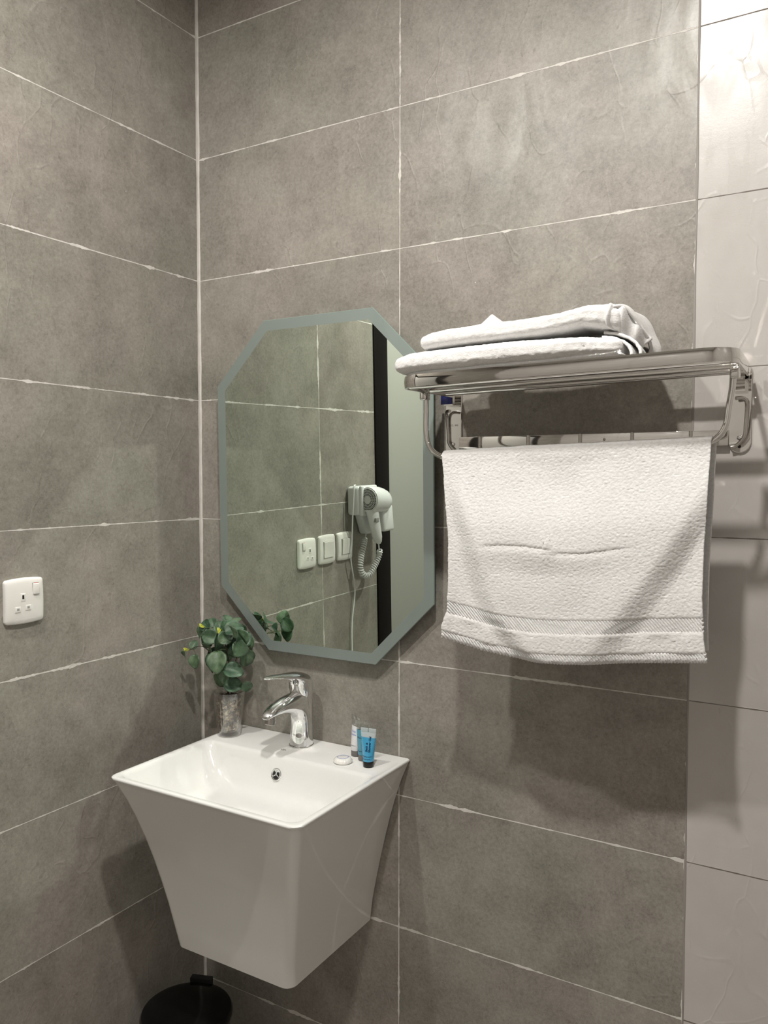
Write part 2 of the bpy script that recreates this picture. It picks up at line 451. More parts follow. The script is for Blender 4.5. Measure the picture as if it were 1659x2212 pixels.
cav = [(0.0, 0.0, 0.0, 0.0, .022), (0.0035, 0.0035, 0.004, 0.002, .024), (0.007, 0.008, 0.007, 0.008, .028), (0.016, 0.013, 0.013, 0.025, .036),
       (0.030, 0.018, 0.022, 0.048, .046), (0.048, 0.025, 0.034, 0.070, .056), (0.072, 0.036, 0.050, 0.086, .062), (0.105, 0.058, 0.074, 0.096, .055), (0.145, 0.085, 0.10, 0.101, .035), (0.18, 0.10, 0.11, 0.103, .02)]
cx0, cx1, cy0, cy1 = 0.137, 0.601, -0.402, -0.125
for dx, dyb, dyf, dz, rad in cav:
    S.append(rr_loop(cx0 + dx, cx1 - dx, cy0 + dyf, cy1 - dyb, rad, rad * 0.8, RZ - dz))
V, F = loft(S)
o = off(mk('basin_body', V, F, M_ceramic, bs, sharp=60))
o = off(mk('drain_cover', *lathe([(0.001, 0.006), (0.014, 0.0055), (0.021, 0.003), (0.023, 0.0), (0.001, -0.002)], 32, (0.37, -0.258, RZ - 0.103)), M_chrome, bs))
# overflow: ring with three spokes
def overflow():
    cen = Vector((0.352, -0.1418, -0.5525)); nrm = Vector((0, -0.93, 0.30)).normalized(); ux = Vector((1, 0, 0)); uy = nrm.cross(ux).normalized()
    def pt(x, y, z): return cen + ux * x + uy * y + nrm * z
    secs = []
    for rr, z in [(0.0095, -0.004), (0.0095, 0.001), (0.0105, 0.0022), (0.0125, 0.0025), (0.0138, 0.0015), (0.0142, -0.002)]:
        secs.append([pt(rr * math.cos(2 * PI * j / 32), rr * math.sin(2 * PI * j / 32), z) for j in range(32)])
    V, F = loft(secs, cap=False)
    ring = off(mk('overflow_ring', V, F, M_chrome, bs))
    V, F = loft([[pt(rr * math.cos(2 * PI * j / 32), rr * math.sin(2 * PI * j / 32), z) for j in range(32)] for rr, z in [(0.0001, 0.0), (0.0098, 0.0002)]], cap=False)
    hole = off(mk('overflow_hole', V, F, M_black, bs))
    P = []
    for k in range(3):
        a = PI / 2 + k * 2 * PI / 3
        P.append(tube([pt(0, 0, 0.0014), pt(0.0102 * math.cos(a), 0.0102 * math.sin(a), 0.0014)], 0.0014, 8))
    P.append(lathe([(0.0001, 0.001), (0.003, 0.0)], 12, (0, 0, 0)))
    V, F = join(*P[:3]); off(mk('overflow_spokes', V, F, M_chrome, bs))
overflow()
# maker's mark: small black diamonds in front of the tap
P = []
for dx, dy in ((-0.006, 0), (-0.002, 0.0025), (-0.002, -0.0025), (0.002, 0.0025), (0.002, -0.0025), (0.006, 0)):
    c = Vector((0.338 + dx, -0.098 + dy, RZ + 0.0002)); s = 0.0018
    P.append(([c + Vector((-s, 0, 0)), c + Vector((0, -s, 0)), c + Vector((s, 0, 0)), c + Vector((0, s, 0))], [(0, 1, 2, 3)]))
V, F = join(*P); off(mk('maker_mark', V, F, M_black, bs, smooth=False))

# ------------------------------------------------------------------ tap
TX, TY = 0.354, -0.052
tp = thing('basin_tap', (TX, TY, RZ), 'chrome single-lever mixer tap standing on the basin ledge', 'tap')
mk('base_ring', *lathe([(0.001, 0), (0.0285, 0), (0.0290, 0.0015), (0.0285, 0.0035), (0.026, 0.005), (0.024, 0.0055), (0.001, 0.0055)], 56), M_chrome, tp)
def rail_loft(rows, n=40, power=2.0):
    """rows: (front_y, front_z, back_y, back_z, half_width)"""
    secs = []
    for fy, fz, by, bz, hw in rows:
        a = Vector((0, fy, fz)); b = Vector((0, by, bz)); m = (a + b) / 2; d = (b - a) / 2
        L = []
        for j in range(n):
            t = 2 * PI * j / n; c = math.cos(t); s = math.sin(t)
            c = math.copysign(abs(c) ** (2 / power), c); s = math.copysign(abs(s) ** (2 / power), s)
            L.append(m + d * c + Vector((hw * s, 0, 0)))
        secs.append(L)
    return secs
def dense(rows, k=6):
    out = []
    P = [Vector(r[:2]).to_3d() for r in rows]
    for i in range(len(rows) - 1):
        for j in range(k):
            t = j / k; q = []
            for c in range(5):
                p0 = rows[max(0, i - 1)][c]; p1 = rows[i][c]; p2 = rows[i + 1][c]; p3 = rows[min(len(rows) - 1, i + 2)][c]
                q.append(0.5 * ((2 * p1) + (-p0 + p2) * t + (2 * p0 - 5 * p1 + 4 * p2 - p3) * t * t + (-p0 + 3 * p1 - 3 * p2 + p3) * t ** 3))
            out.append(q)
    out.append(rows[-1]); return out
body = [(-0.0255, 0.004, 0.0265, 0.004, 0.0262), (-0.0245, 0.02, 0.0265, 0.02, 0.0256), (-0.022, 0.04, 0.0265, 0.044, 0.0248), (-0.0225, 0.058, 0.0265, 0.075, 0.0240),
        (-0.028, 0.072, 0.0265, 0.102, 0.0238), (-0.040, 0.0825, 0.018, 0.122, 0.0236), (-0.056, 0.0885, -0.014, 0.1300, 0.0230),
        (-0.073, 0.0925, -0.046, 0.1290, 0.0215), (-0.091, 0.0945, -0.075, 0.1245, 0.0195), (-0.108, 0.0950, -0.101, 0.1170, 0.0172), (-0.121, 0.0940, -0.120, 0.1080, 0.0140), (-0.129, 0.0925, -0.1295, 0.0990, 0.0095)]
V, F = loft(rail_loft(dense(body), power=2.2)); mk('tap_body', V, F, M_chrome, tp, sharp=70)
# neck rising from the body into the lever
V, F = loft([[(0.0235 * k * math.cos(2 * PI * j / 40), 0.002 + 0.0235 * k * math.sin(2 * PI * j / 40), z) for j in range(40)] for k, z in ((1.05, 0.100), (1.05, 0.108), (1.0, 0.112), (0.98, 0.118), (1.04, 0.121), (1.08, 0.128))])
mk('cartridge_collar', V, F, M_chrome, tp)
lever = [(-0.024, 0.122, 0.0275, 0.116, 0.0250), (-0.0265, 0.132, 0.0285, 0.130, 0.0268), (-0.0285, 0.142, 0.0275, 0.144, 0.0270), (-0.031, 0.150, 0.020, 0.160, 0.0262),
         (-0.037, 0.1565, 0.001, 0.1700, 0.0240), (-0.047, 0.1620, -0.022, 0.1755, 0.0210), (-0.064, 0.1672, -0.050, 0.1785, 0.0180), (-0.086, 0.1722, -0.080, 0.1820, 0.0155), (-0.106, 0.1765, -0.104, 0.1845, 0.0132), (-0.122, 0.1792, -0.123, 0.1852, 0.0102), (-0.129, 0.1808, -0.1295, 0.1842, 0.006)]
V, F = loft(rail_loft(dense(lever), power=2.1)); mk('lever', V, F, M_chrome, tp, sharp=70)
ae = Matrix.Translation((0, -0.110, 0.0930)) @ Matrix.Rotation(math.radians(-16), 4, 'X')
V, F = lathe([(0.0085, -0.0155), (0.0102, -0.016), (0.0112, -0.015), (0.0112, -0.004), (0.0098, -0.003), (0.0098, 0.004)], 36)
mk('aerator', [ae @ Vector(v) for v in V], F, M_steel2, tp)

# ------------------------------------------------------------------ potted plant
PX, PY = 0.160, -0.079
pl = thing('potted_plant', (PX, PY, RZ), 'small artificial eucalyptus plant in a ribbed glass tumbler on the basin corner', 'potted plant')
def ribbed():
    n = 144; secs = []
    outer = [(0.0235, 0.0), (0.0262, 0.001), (0.0270, 0.004), (0.0275, 0.010), (0.0290, 0.025), (0.0312, 0.05), (0.0338, 0.075), (0.0360, 0.095), (0.0372, 0.105), (0.0366, 0.1068)]
    inner = [(0.0350, 0.106), (0.0338, 0.095), (0.0316, 0.075), (0.0290, 0.05), (0.0268, 0.025), (0.0252, 0.013), (0.0200, 0.0105), (0.001, 0.010)]
    for i, (rr, z) in enumerate([(0.001, 0.0)] + outer):
        rib = 0.0009 if 0.012 < z < 0.098 else 0.0
        secs.append([((rr + rib * abs(math.cos(12 * 2 * PI * j / n))) * math.cos(2 * PI * j / n), (rr + rib * abs(math.cos(12 * 2 * PI * j / n))) * math.sin(2 * PI * j / n), z) for j in range(n)])
    for rr, z in inner: secs.append([(rr * math.cos(2 * PI * j / n), rr * math.sin(2 * PI * j / n), z) for j in range(n)])
    V, F = loft(secs); mk('glass_tumbler', V, F, M_glass, pl, sharp=50)
ribbed()
V = []; n = 40
secs = []
for rr, z in [(0.001, 0.0115), (0.0195, 0.0118), (0.0246, 0.0145), (0.0262, 0.025), (0.0284, 0.05), (0.0308, 0.072), (0.0322, 0.088), (0.0300, 0.092)]:
    secs.append([((rr + 0.0006 * noise.noise(Vector((j, z * 400, 1)))) * math.cos(2 * PI * j / n), (rr + 0.0006 * noise.noise(Vector((j, z * 400, 1)))) * math.sin(2 * PI * j / n), z) for j in range(n)])
V, F = loft(secs); mk('pebble_filling', V, F, M_pebble, pl, kind='stuff')
secs = [[(rr * math.cos(2 * PI * j / n), rr * math.sin(2 * PI * j / n), 0.093 + 0.003 * noise.noise(Vector((rr * 300 * math.cos(2 * PI * j / n), rr * 300 * math.sin(2 * PI * j / n), 0)))) for j in range(n)] for rr in (0.0325, 0.027, 0.020, 0.013, 0.006, 0.0005)]
V, F = loft(secs, cap=False); mk('soil', V, F, M_soil, pl, kind='stuff')
M_stalk = simple('stalk_green', (0.10, 0.13, 0.05), 0.5)
def tz(p): return Vector((p[0] - PX, p[1] - PY, p[2] - RZ))
trunk = [tz((0.158, -0.079, -0.425)), tz((0.160, -0.080, -0.385)), tz((0.160, -0.079, -0.34)), tz((0.150, -0.078, -0.30)), tz((0.135, -0.080, -0.265))]
trunk2 = [tz((0.163, -0.076, -0.425)), tz((0.166, -0.074, -0.38)), tz((0.175, -0.074, -0.34)), tz((0.188, -0.078, -0.30)), tz((0.180, -0.08, -0.26))]
trunk3 = [tz((0.158, -0.083, -0.425)), tz((0.160, -0.086, -0.375)), tz((0.140, -0.092, -0.335)), tz((0.100, -0.105, -0.30)), tz((0.062, -0.11, -0.312))]
for tr in (trunk, trunk2, trunk3):
    sp = smoothpath(tr, 6); V, F = tube(sp, [0.0016 - 0.0009 * i / len(sp) for i in range(len(sp))], 8); mk('stem', V, F, M_stem, pl)
allst = [p for tr in (trunk, trunk2, trunk3) for p in smoothpath(tr, 6)]
# x, y, z, length, tilt of the leaf plane (elevation of its normal), turn of its normal, direction of its tip
LEAVES = [(0.076, -0.105, -0.340, .030, 0.1, -0.3, -1.6), (0.048, -0.112, -0.324, .020, -0.3, -0.9, -2.2), (0.068, -0.100, -0.300, .022, 0.6, 0.1, 1.2),
          (0.092, -0.085, -0.252, .030, 0.5, -0.5, 2.4), (0.084, -0.092, -0.270, .030, 0.2, -0.8, -2.2), (0.130, -0.075, -0.256, .032, 0.5, 0.2, 1.9),
          (0.119, -0.100, -0.276, .036, 0.3, -0.1, 3.0), (0.155, -0.088, -0.252, .034, 0.1, 0.9, 1.5), (0.187, -0.090, -0.252, .042, 0.8, 0.3, 0.25),
          (0.172, -0.103, -0.272, .034, 0.6, 0.5, 0.5), (0.214, -0.086, -0.273, .036, 0.2, 0.5, 0.7), (0.205, -0.098, -0.297, .036, 0.0, 0.9, -1.0),
          (0.091, -0.083, -0.290, .034, -0.3, -0.6, 2.7), (0.111, -0.095, -0.303, .034, -0.6, -0.9, -2.6), (0.102, -0.070, -0.322, .030, -0.4, 0.4, -1.9),
          (0.148, -0.105, -0.285, .038, 0.0, 1.1, -1.6), (0.162, -0.122, -0.327, .046, 0.45, 0.0, -1.5), (0.122, -0.098, -0.340, .042, 0.0, -1.0, -1.8),
          (0.204, -0.112, -0.345, .040, 0.7, 0.2, -0.3), (0.176, -0.072, -0.306, .036, -0.4, 0.3, 0.9), (0.210, -0.075, -0.322, .040, -0.2, 0.8, -1.3),
          (0.132, -0.085, -0.352, .034, -0.7, 0.1, -2.5), (0.168, -0.104, -0.366, .028, 0.1, -0.2, -1.7), (0.134, -0.080, -0.379, .036, -0.3, -0.3, 3.0),
          (0.192, -0.100, -0.383, .038, 0.6, 0.2, -0.2), (0.213, -0.075, -0.388, .026, -0.3, 0.5, -0.7), (0.150, -0.070, -0.356, .036, -0.5, 0.0, -0.9),
          (0.118, -0.050, -0.275, .036, 0.3, 2.6, 1.9), (0.160, -0.045, -0.262, .036, 0.5, 3.0, 1.4), (0.195, -0.050, -0.290, .036, 0.1, 2.4, 0.6),
          (0.150, -0.048, -0.305, .038, 0.0, 3.1, -1.5), (0.185, -0.048, -0.330, .036, 0.2, 2.7, -0.8), (0.125, -0.052, -0.325, .036, 0.1, -2.6, -2.2),
          (0.232, -0.112, -0.262, .034, 0.2, 2.4, 0.8), (0.228, -0.118, -0.290, .036, 0.0, 2.8, -0.9), (0.212, -0.125, -0.248, .032, 0.4, 2.2, 1.7), (0.140, -0.062, -0.238, .026, 0.7, 0.8, 1.6), (0.172, -0.065, -0.240, .026, 0.8, -0.6, 1.3), (0.105, -0.075, -0.246, .024, 0.6, 0.0, 2.0)]
def leaf(x, y, z, L, el, tw, tip, mat=M_leaf, width=0.90, name='leaf'):
    L = L * (1.16 if name == 'leaf' else 1.0)
    # normal: towards the room, turned by tw about the vertical, raised by el
    a = -PI / 2 + tw + 0.50
    nrm = Vector((math.cos(a) * math.cos(el), math.sin(a) * math.cos(el), math.sin(el)))
    rt = Vector((0, 0, 1)).cross(nrm).normalized(); upv = nrm.cross(rt)
    td = rt * math.cos(tip) + upv * math.sin(tip); sd = nrm.cross(td)
    nu, nv = 11, 8; V = []; F = []
    c = tz((x, y, z)); base = c - td * L * 0.5
    for i in range(nu + 1):
        s = i / nu
        wv = math.sin(PI * min(1, s * 0.94 + 0.045)) ** 0.62 * (1.0 + 0.12 * math.cos(PI * s))
        for j in range(nv + 1):
            q = (j / nv) * 2 - 1
            fold = abs(q) * 0.17 * L * wv
            bend = -0.30 * L * (s - 0.4) ** 2 + 0.012 * L * math.sin(q * 9 + s * 7)
            vein = 0.010 * L * math.cos(s * 26 - abs(q) * 6)
            V.append(base + td * (s * L) + sd * (q * wv * L * width * 0.5) + nrm * (fold + bend + vein))
    for i in range(nu):
        for j in range(nv):
            k = i * (nv + 1) + j; F.append((k, k + 1, k + nv + 2, k + nv + 1))
    # petiole to the nearest stem point, thickness under the blade
    near = min(allst, key=lambda p: (p - base).length + (0.02 if p.z > base.z + 0.01 else 0))
    o = mk(name, V, F, mat, pl, sharp=None)
    sm = o.modifiers.new('thickness', 'SOLIDIFY'); sm.thickness = 0.0005
    return base, near
for a in LEAVES:
    bp, near = leaf(*a)
    mid = (bp + near) / 2 + Vector((0, 0, 0.002)); V, F = tube(smoothpath([near, mid, bp + (bp - mid) * 0.06], 3), 0.0006, 6)
    mk('leaf_stalk', V, F, M_stalk, pl)
for bx, by, bz, tips in ((0.052, -0.112, -0.311, (2.6, 3.3)), (0.088, -0.096, -0.252, (2.2, 2.9)), (0.155, -0.108, -0.254, (1.9, 1.1))):
    for k, tp_ in enumerate(tips): leaf(bx + 0.002 * k, by, bz - 0.002 * k, .014, 0.4, 0.2, tp_, M_bud, 0.42, 'bud_leaf')['x'] if 0 else leaf(bx + 0.002 * k, by, bz - 0.002 * k, .014, 0.4, 0.2, tp_, M_bud, 0.42, 'bud_leaf')

# ------------------------------------------------------------------ toiletries on the ledge
def plastic_tube(name, loc, rot, H, label, mat_body, mat_cap, mat_top, r0=0.0115, wtop=0.018, fill=0.80, wprint=None):
    t = thing(name, loc, label, 'toiletry tube', 'travel toiletry tubes on the basin ledge', rot)
    n = 40
    mk('cap', *lathe([(0.001, 0), (r0 - 0.0006, 0), (r0, 0.0008), (r0, 0.0125), (r0 - 0.0004, 0.0132), (0.001, 0.0132)], n), mat_cap, t)
    def sec(h):
        s = (h - 0.0135) / (H - 0.009 - 0.0135); s = max(0, min(1, s)); e = s ** 1.5
        a = r0 + 0.0006 + (wtop - r0 - 0.0006) * s; b = (r0 + 0.0006) * (1 - e) + 0.0011 * e
        return [(a * math.cos(2 * PI * j / n), b * math.sin(2 * PI * j / n), h) for j in range(n)]
    split = 0.0135 + (H - 0.0225) * fill
    hs = [0.0133] + [0.0140 + (split - 0.0140) * i / 12 for i in range(13)]
    V, F = loft([[(p[0] * 0.93, p[1] * 0.93, 0.0132) for p in sec(0.0134)]] + [sec(h) for h in hs]); mk('tube_body', V, F, mat_body, t, sharp=60)
    hs2 = [split + (H - 0.009 - split) * i / 5 for i in range(6)]
    V, F = loft([sec(h) for h in hs2]); mk('clear_shoulder', V, F, mat_top, t, sharp=60)
    c1 = rbox('crimp_seal', -wtop, -0.0007, -0.0009, 0.0009, H - 0.0092, H, mat_top, t, bev=0.0004)
    c2 = rbox('crimp_seal', 0.0007, wtop, -0.0009, 0.0009, H - 0.0092, H, mat_top, t, bev=0.0004)
    def surf(x, h):
        s = max(0, min(1, (h - 0.0135) / (H - 0.009 - 0.0135))); e = s ** 1.5
        a = r0 + 0.0006 + (wtop - r0 - 0.0006) * s; b = (r0 + 0.0006) * (1 - e) + 0.0011 * e
        return b * math.sqrt(max(0.0, 1 - (x / a) ** 2))
    return t, surf
M_blue = simple('gel_blue', (0.06, 0.36, 0.60), 0.16, **{'Coat Weight': 0.5, 'Transmission Weight': 0.15})
M_teal = simple('gel_teal', (0.07, 0.27, 0.37), 0.2, **{'Coat Weight': 0.5})
M_lotion = simple('lotion_white', (0.72, 0.72, 0.73), 0.25)
M_clearp = simple('clear_plastic', (0.72, 0.80, 0.82), 0.18, **{'Transmission Weight': 0.45, 'IOR': 1.3})
M_clearp2 = thin_glass('clear_plastic_thin', (0.84, 0.84, 0.82), 0.6, 0.12, 0.06)
M_capk = simple('cap_black', (0.006, 0.006, 0.006), 0.3)
M_capg = simple('cap_grey', (0.16, 0.15, 0.145), 0.35)
M_ink = simple('ink_navy', (0.0, 0.035, 0.10), 0.5)
M_inkb = simple('ink_blue', (0.13, 0.20, 0.55), 0.5)
tb, sf = plastic_tube('toiletry_tube', (0.5595, -0.089, RZ), 0.12, 0.083, 'bright blue bath and shower gel tube with black cap at the front', M_blue, M_capk, M_clearp, fill=0.83)
def on_front(x, yoff, z, rot=0.0):
    return Matrix.Translation((x, yoff, z)) @ Matrix.Rotation(PI / 2, 4, 'X') @ Matrix.Rotation(rot, 4, 'Z')
text('printed_text', 'Bath &', 0.0068, M_ink, tb, on_front(-0.0005, 0, 0.0440, PI / 2), bold=0.0003, wrap=sf)
text('printed_text', 'Shower Gel', 0.0068, M_ink, tb, on_front(0.0058, 0, 0.0500, PI / 2), bold=0.0003, wrap=sf)
text('printed_text', 'JL Laurent', 0.0044, M_ink, tb, on_front(-0.001, 0, 0.0190), wrap=sf)
V = []; n = 40; secs = []
for h in (0.0243, 0.0252): secs.append([((0.01255) * math.cos(2 * PI * j / n), (0.01245) * math.sin(2 * PI * j / n), h) for j in range(n)])
V, F = loft(secs, cap=False); mk('printed_ring', V, F, M_ink, tb)
t2, sf2 = plastic_tube('toiletry_tube', (0.5285, -0.060, RZ), 0.05, 0.088, 'teal gel tube with grey cap standing behind the bright blue one', M_teal, M_capg, M_clearp2, fill=0.80)
text('printed_text', 'Shampoo', 0.0050, M_ink, t2, on_front(-0.003, 0, 0.050), wrap=sf2)
text('printed_text', 'JL Laurent', 0.0040, M_ink, t2, on_front(-0.002, 0, 0.022), wrap=sf2)
t3, sf3 = plastic_tube('toiletry_tube', (0.4995, -0.044, RZ), -0.45, 0.089, 'white lotion tube with grey cap, rearmost beside the soap', M_lotion, M_capg, M_clearp2, fill=0.80)
text('printed_text', 'Body\nLotion', 0.0066, M_inkb, t3, on_front(0.001, 0, 0.052), wrap=sf3)
text('printed_text', 'JL Laurent', 0.0042, M_grey, t3, on_front(0.001, 0, 0.025), wrap=sf3)
so = thing('soap_bar', (0.4985, -0.096, RZ), 'round soap in clear pleated wrapper with blue ring, on the basin ledge', 'soap')
n = 72; secs = []
for rr, z in [(0.001, 0), (0.0185, 0.0), (0.0208, 0.0025), (0.0205, 0.0055), (0.0170, 0.0100), (0.0125, 0.0118), (0.001, 0.0120)]:
    secs.append([(rr * (1 + (0.025 * math.cos(18 * 2 * PI * j / n) if 0.003 < z < 0.011 else 0)) * math.cos(2 * PI * j / n), rr * (1 + (0.025 * math.cos(18 * 2 * PI * j / n) if 0.003 < z < 0.011 else 0)) * math.sin(2 * PI * j / n), z) for j in range(n)])
V, F = loft(secs); mk('wrapped_soap', V, F, simple('soap_wrap', (0.80, 0.79, 0.75), 0.18, **{'Coat Weight': 0.6}), so)
secs = [[(rr * math.cos(2 * PI * j / n), rr * math.sin(2 * PI * j / n), z) for j in range(n)] for rr, z in ((0.0112, 0.01205), (0.0117, 0.01235), (0.0124, 0.0121))]
V, F = loft(secs, cap=False); mk('printed_ring', V, F, M_inkb, so)
P = []
for k in range(3):
    P.append(([(-0.006, -0.0045 + k * 0.004, 0.0122), (0.006, -0.0045 + k * 0.004, 0.0122), (0.006, -0.0030 + k * 0.004, 0.0122), (-0.006, -0.0030 + k * 0.004, 0.0122)], [(0, 1, 2, 3)]))
V, F = join(*P[:1]); mk('printed_label', V, F, simple('label_silver', (0.55, 0.57, 0.60), 0.3), so, smooth=False)

# ------------------------------------------------------------------ mirror
nrm = Vector((0.00337, -0.99986, -0.01663)).normalized()
mc = Vector((0.389, -0.033, 0.0825))
rt = Vector((0, 0, 1)).cross(-nrm).normalized() * -1
if rt.x < 0: rt = -rt
upv = Vector(nrm).cross(rt).normalized()
if upv.z < 0: upv = -upv
mr = thing('wall_mirror', (0.389, 0, 0.0825), 'tall octagonal frameless mirror with frosted border on the grey wall', 'mirror')
def octo(hw, hh, ch, yo):
    pts = [(-hw + ch, hh), (hw - ch, hh), (hw, hh - ch), (hw, -hh + ch), (hw - ch, -hh), (-hw + ch, -hh), (-hw, -hh + ch), (-hw, hh - ch)]
    return [mc + rt * a + upv * b + nrm * yo - mr.location for a, b in pts]
HW, HH, CH = 0.2955, 0.390, 0.146
bw = 0.0245; ci = CH - bw * (2 - math.sqrt(2)) 
A = octo(HW, HH, CH, -0.005); B = octo(HW, HH, CH, -0.0008); B2 = octo(HW - 0.0008, HH - 0.0008, CH - 0.0005, 0.0); D = octo(HW - bw, HH - bw, ci, 0.0)
V, F = loft([A, B, B2], cap=False); F.append(tuple(range(8))); mk('glass_edge', V, F, M_glassedge, mr, smooth=False)
V, F = loft([B2, D], cap=False); mk('frosted_border', V, F, M_frost, mr, smooth=False)
mk('mirror_glass', D, [tuple(range(8))], M_mirror, mr, smooth=False)
bkp = octo(HW - 0.05, HH - 0.05, CH - 0.03, -0.0055)
bk2 = [Vector((p.x, -0.0005, p.z)) for p in bkp]
V, F = loft([bkp, bk2]); mk('backing_box', V, F, simple('mirror_backing', (0.12, 0.12, 0.12), 0.6), mr, smooth=False)

# ------------------------------------------------------------------ UK sockets and switches on the left wall
def plate(name, y, z, label, cat, kind, group):
    """faces +x; local frame: x out of the wall, y along the wall (towards the back wall), z up"""
    t = thing(name, (0, y, z), label, cat, group)
    n = 28; H = 0.0435
    def outline(s, xo, bow=0.0018):
        L = []
        m = 10; rc = 0.006
        pts = []
        for sx, sz, a0 in ((1, -1, -PI / 2), (1, 1, 0), (-1, 1, PI / 2), (-1, -1, PI)):
            for i in range(m + 1):
                a = a0 + PI / 2 * i / m
                pts.append((sx * (H * s - rc) + rc * math.cos(a), sz * (H * s - rc) + rc * math.sin(a)))
        # subdivide straight runs for the bowed sides
        out = []
        for i, p in enumerate(pts):
            q = pts[(i + 1) % len(pts)]; d = math.hypot(q[0] - p[0], q[1] - p[1]); k = 8 if i % (m + 1) == m else 1
            for j in range(k): out.append((p[0] + (q[0] - p[0]) * j / k, p[1] + (q[1] - p[1]) * j / k))
        for a, b in out:
            bb = b + math.copysign(bow * 1.6 * (1 - (a / H) ** 2), b) * min(1, abs(b) / H) ** 2
            aa = a
            L.append((xo(a, b), aa, bb))
        return L
    flat = lambda v: (lambda a, b: v)
    dome = lambda v, k: (lambda a, b: v - k * ((b / H) ** 2) - 0.0010 * (a / H) ** 2)
    secs = [outline(0.97, flat(0.0)), outline(1.0, flat(0.001)), outline(1.0, flat(0.0062)), outline(0.985, dome(0.0095, 0.0018)), outline(0.95, dome(0.0112, 0.0022)),
            outline(0.80, dome(0.0122, 0.0025)), outline(0.55, dome(0.0125, 0.0026)), outline(0.30, dome(0.0126, 0.0026)), outline(0.17, dome(0.0126, 0.0026))]
    V, F = loft(secs); mk('face_plate', V, F, M_plastic, t, sharp=50)
    def xf(b): return 0.0127 - 0.0026 * (b / H) ** 2
    if kind == 'socket':
        # mirrored layout as seen: rocker at the corner nearest the back wall
        yy, zz = 0.0235, 0.0240
        rbox('rocker_surround', xf(zz) - 0.003, xf(zz) + 0.0003, yy - 0.0078, yy + 0.0078, zz - 0.0134, zz + 0.0112, M_groove, t, bev=0.0012)
        rk = rbox('rocker_switch', xf(zz) - 0.003, xf(zz) + 0.0034, yy - 0.0070, yy + 0.0070, zz - 0.0125, zz + 0.0095, M_plastic, t, bev=0.0012)
        rbox('red_mark', xf(zz) - 0.001, xf(zz) + 0.0007, yy - 0.0045, yy + 0.0045, zz + 0.0097, zz + 0.0108, M_red, t, bev=0.0002)
        for hy, hz, wy, wz, lab in ((-0.0065, 0.008, 0.0036, 0.0062, 1), (-0.0180, -0.0155, 0.0045, 0.0036, 0), (0.0050, -0.0135, 0.0045, 0.0036, 0)):
            rbox('pin_surround', xf(hz) - 0.003, xf(hz) + 0.0005, hy - wy - 0.0020, hy + wy + 0.0020, hz - wz - 0.0024, hz + wz + 0.0020, M_plastic, t, bev=0.001)
            rbox('pin_hole', xf(hz) - 0.003, xf(hz) + 0.0007, hy - wy * 0.62, hy + wy * 0.62, hz - wz * 0.55, hz + wz * 0.75, M_black if lab else M_groove, t, bev=0.0003)
    else:
        nk = 1 if kind == 'single' else 2
        rbox('rocker_surround', 0.009, 0.0131, -0.0262, 0.0262, -0.0262, 0.0262, M_groove, t, bev=0.001)
        wdt = 0.0505 / nk
        for k in range(nk):
            a = -0.0253 + k * wdt; b = a + wdt - (0.0006 if nk > 1 else 0)
            V = [(0.010, a, -0.0253), (0.010, b, -0.0253), (0.010, b, 0.0253), (0.010, a, 0.0253), (0.0138, a, -0.0253), (0.0138, b, -0.0253), (0.0172, b, 0.0245), (0.0172, a, 0.0245)]
            mk('rocker_switch', V, [(0, 1, 2, 3), (4, 7, 6, 5), (0, 4, 5, 1), (1, 5, 6, 2), (2, 6, 7, 3), (3, 7, 4, 0)], M_plastic, t, smooth=False)
    return t
plate('wall_socket', -0.515, -0.1425, 'white switched power socket at the left edge of the photo', 'wall socket', 'socket', None)
plate('light_switch', -0.622, -0.1415, 'white single-rocker light switch seen in the mirror beside the socket', 'light switch', 'single', None)
plate('light_switch', -0.725, -0.1415, 'white double-rocker light switch in the mirror, below the hair dryer', 'light switch', 'double', None)

# ------------------------------------------------------------------ hair dryer (seen in the mirror)
hd = thing('hair_dryer', (0, -0.81, 0), 'white wall-mounted hair dryer with coiled cord seen in the mirror', 'hair dryer')
def hp(x, y, z): return Vector((x, y + 0.81, z))
def hbox(name, b, mat, bev, seg=4, shear=None, par=hd, **k):
    o = rbox(name, b[0], b[1], b[2] + 0.81, b[3] + 0.81, b[4], b[5], mat, par, bev=bev, seg=seg, **k)
    if shear:
        for v in o.data.vertices: shear(v)
    return o
hbox('wall_holder', (0.001, 0.052, -0.835, -0.748, -0.044, 0.052), M_plastic2, 0.012)
hbox('holder_lip', (0.046, 0.060, -0.850, -0.752, -0.046, 0.054), M_plastic2, 0.006)
def sh1(v): v.co.y -= (0.052 - (v.co.z)) * 0.25 * 0 + max(0, -0.03 - v.co.z) * 0.45
hbox('lower_bracket', (0.001, 0.034, -0.855, -0.785, -0.112, -0.030), M_plastic2, 0.009, shear=sh1)
def sh2(v): v.co.y -= (-0.02 - v.co.z) * 0.12
nb = hbox('nozzle_dock', (0.001, 0.088, -0.905, -0.838, -0.104, -0.014), M_plastic2, 0.009, shear=sh2)
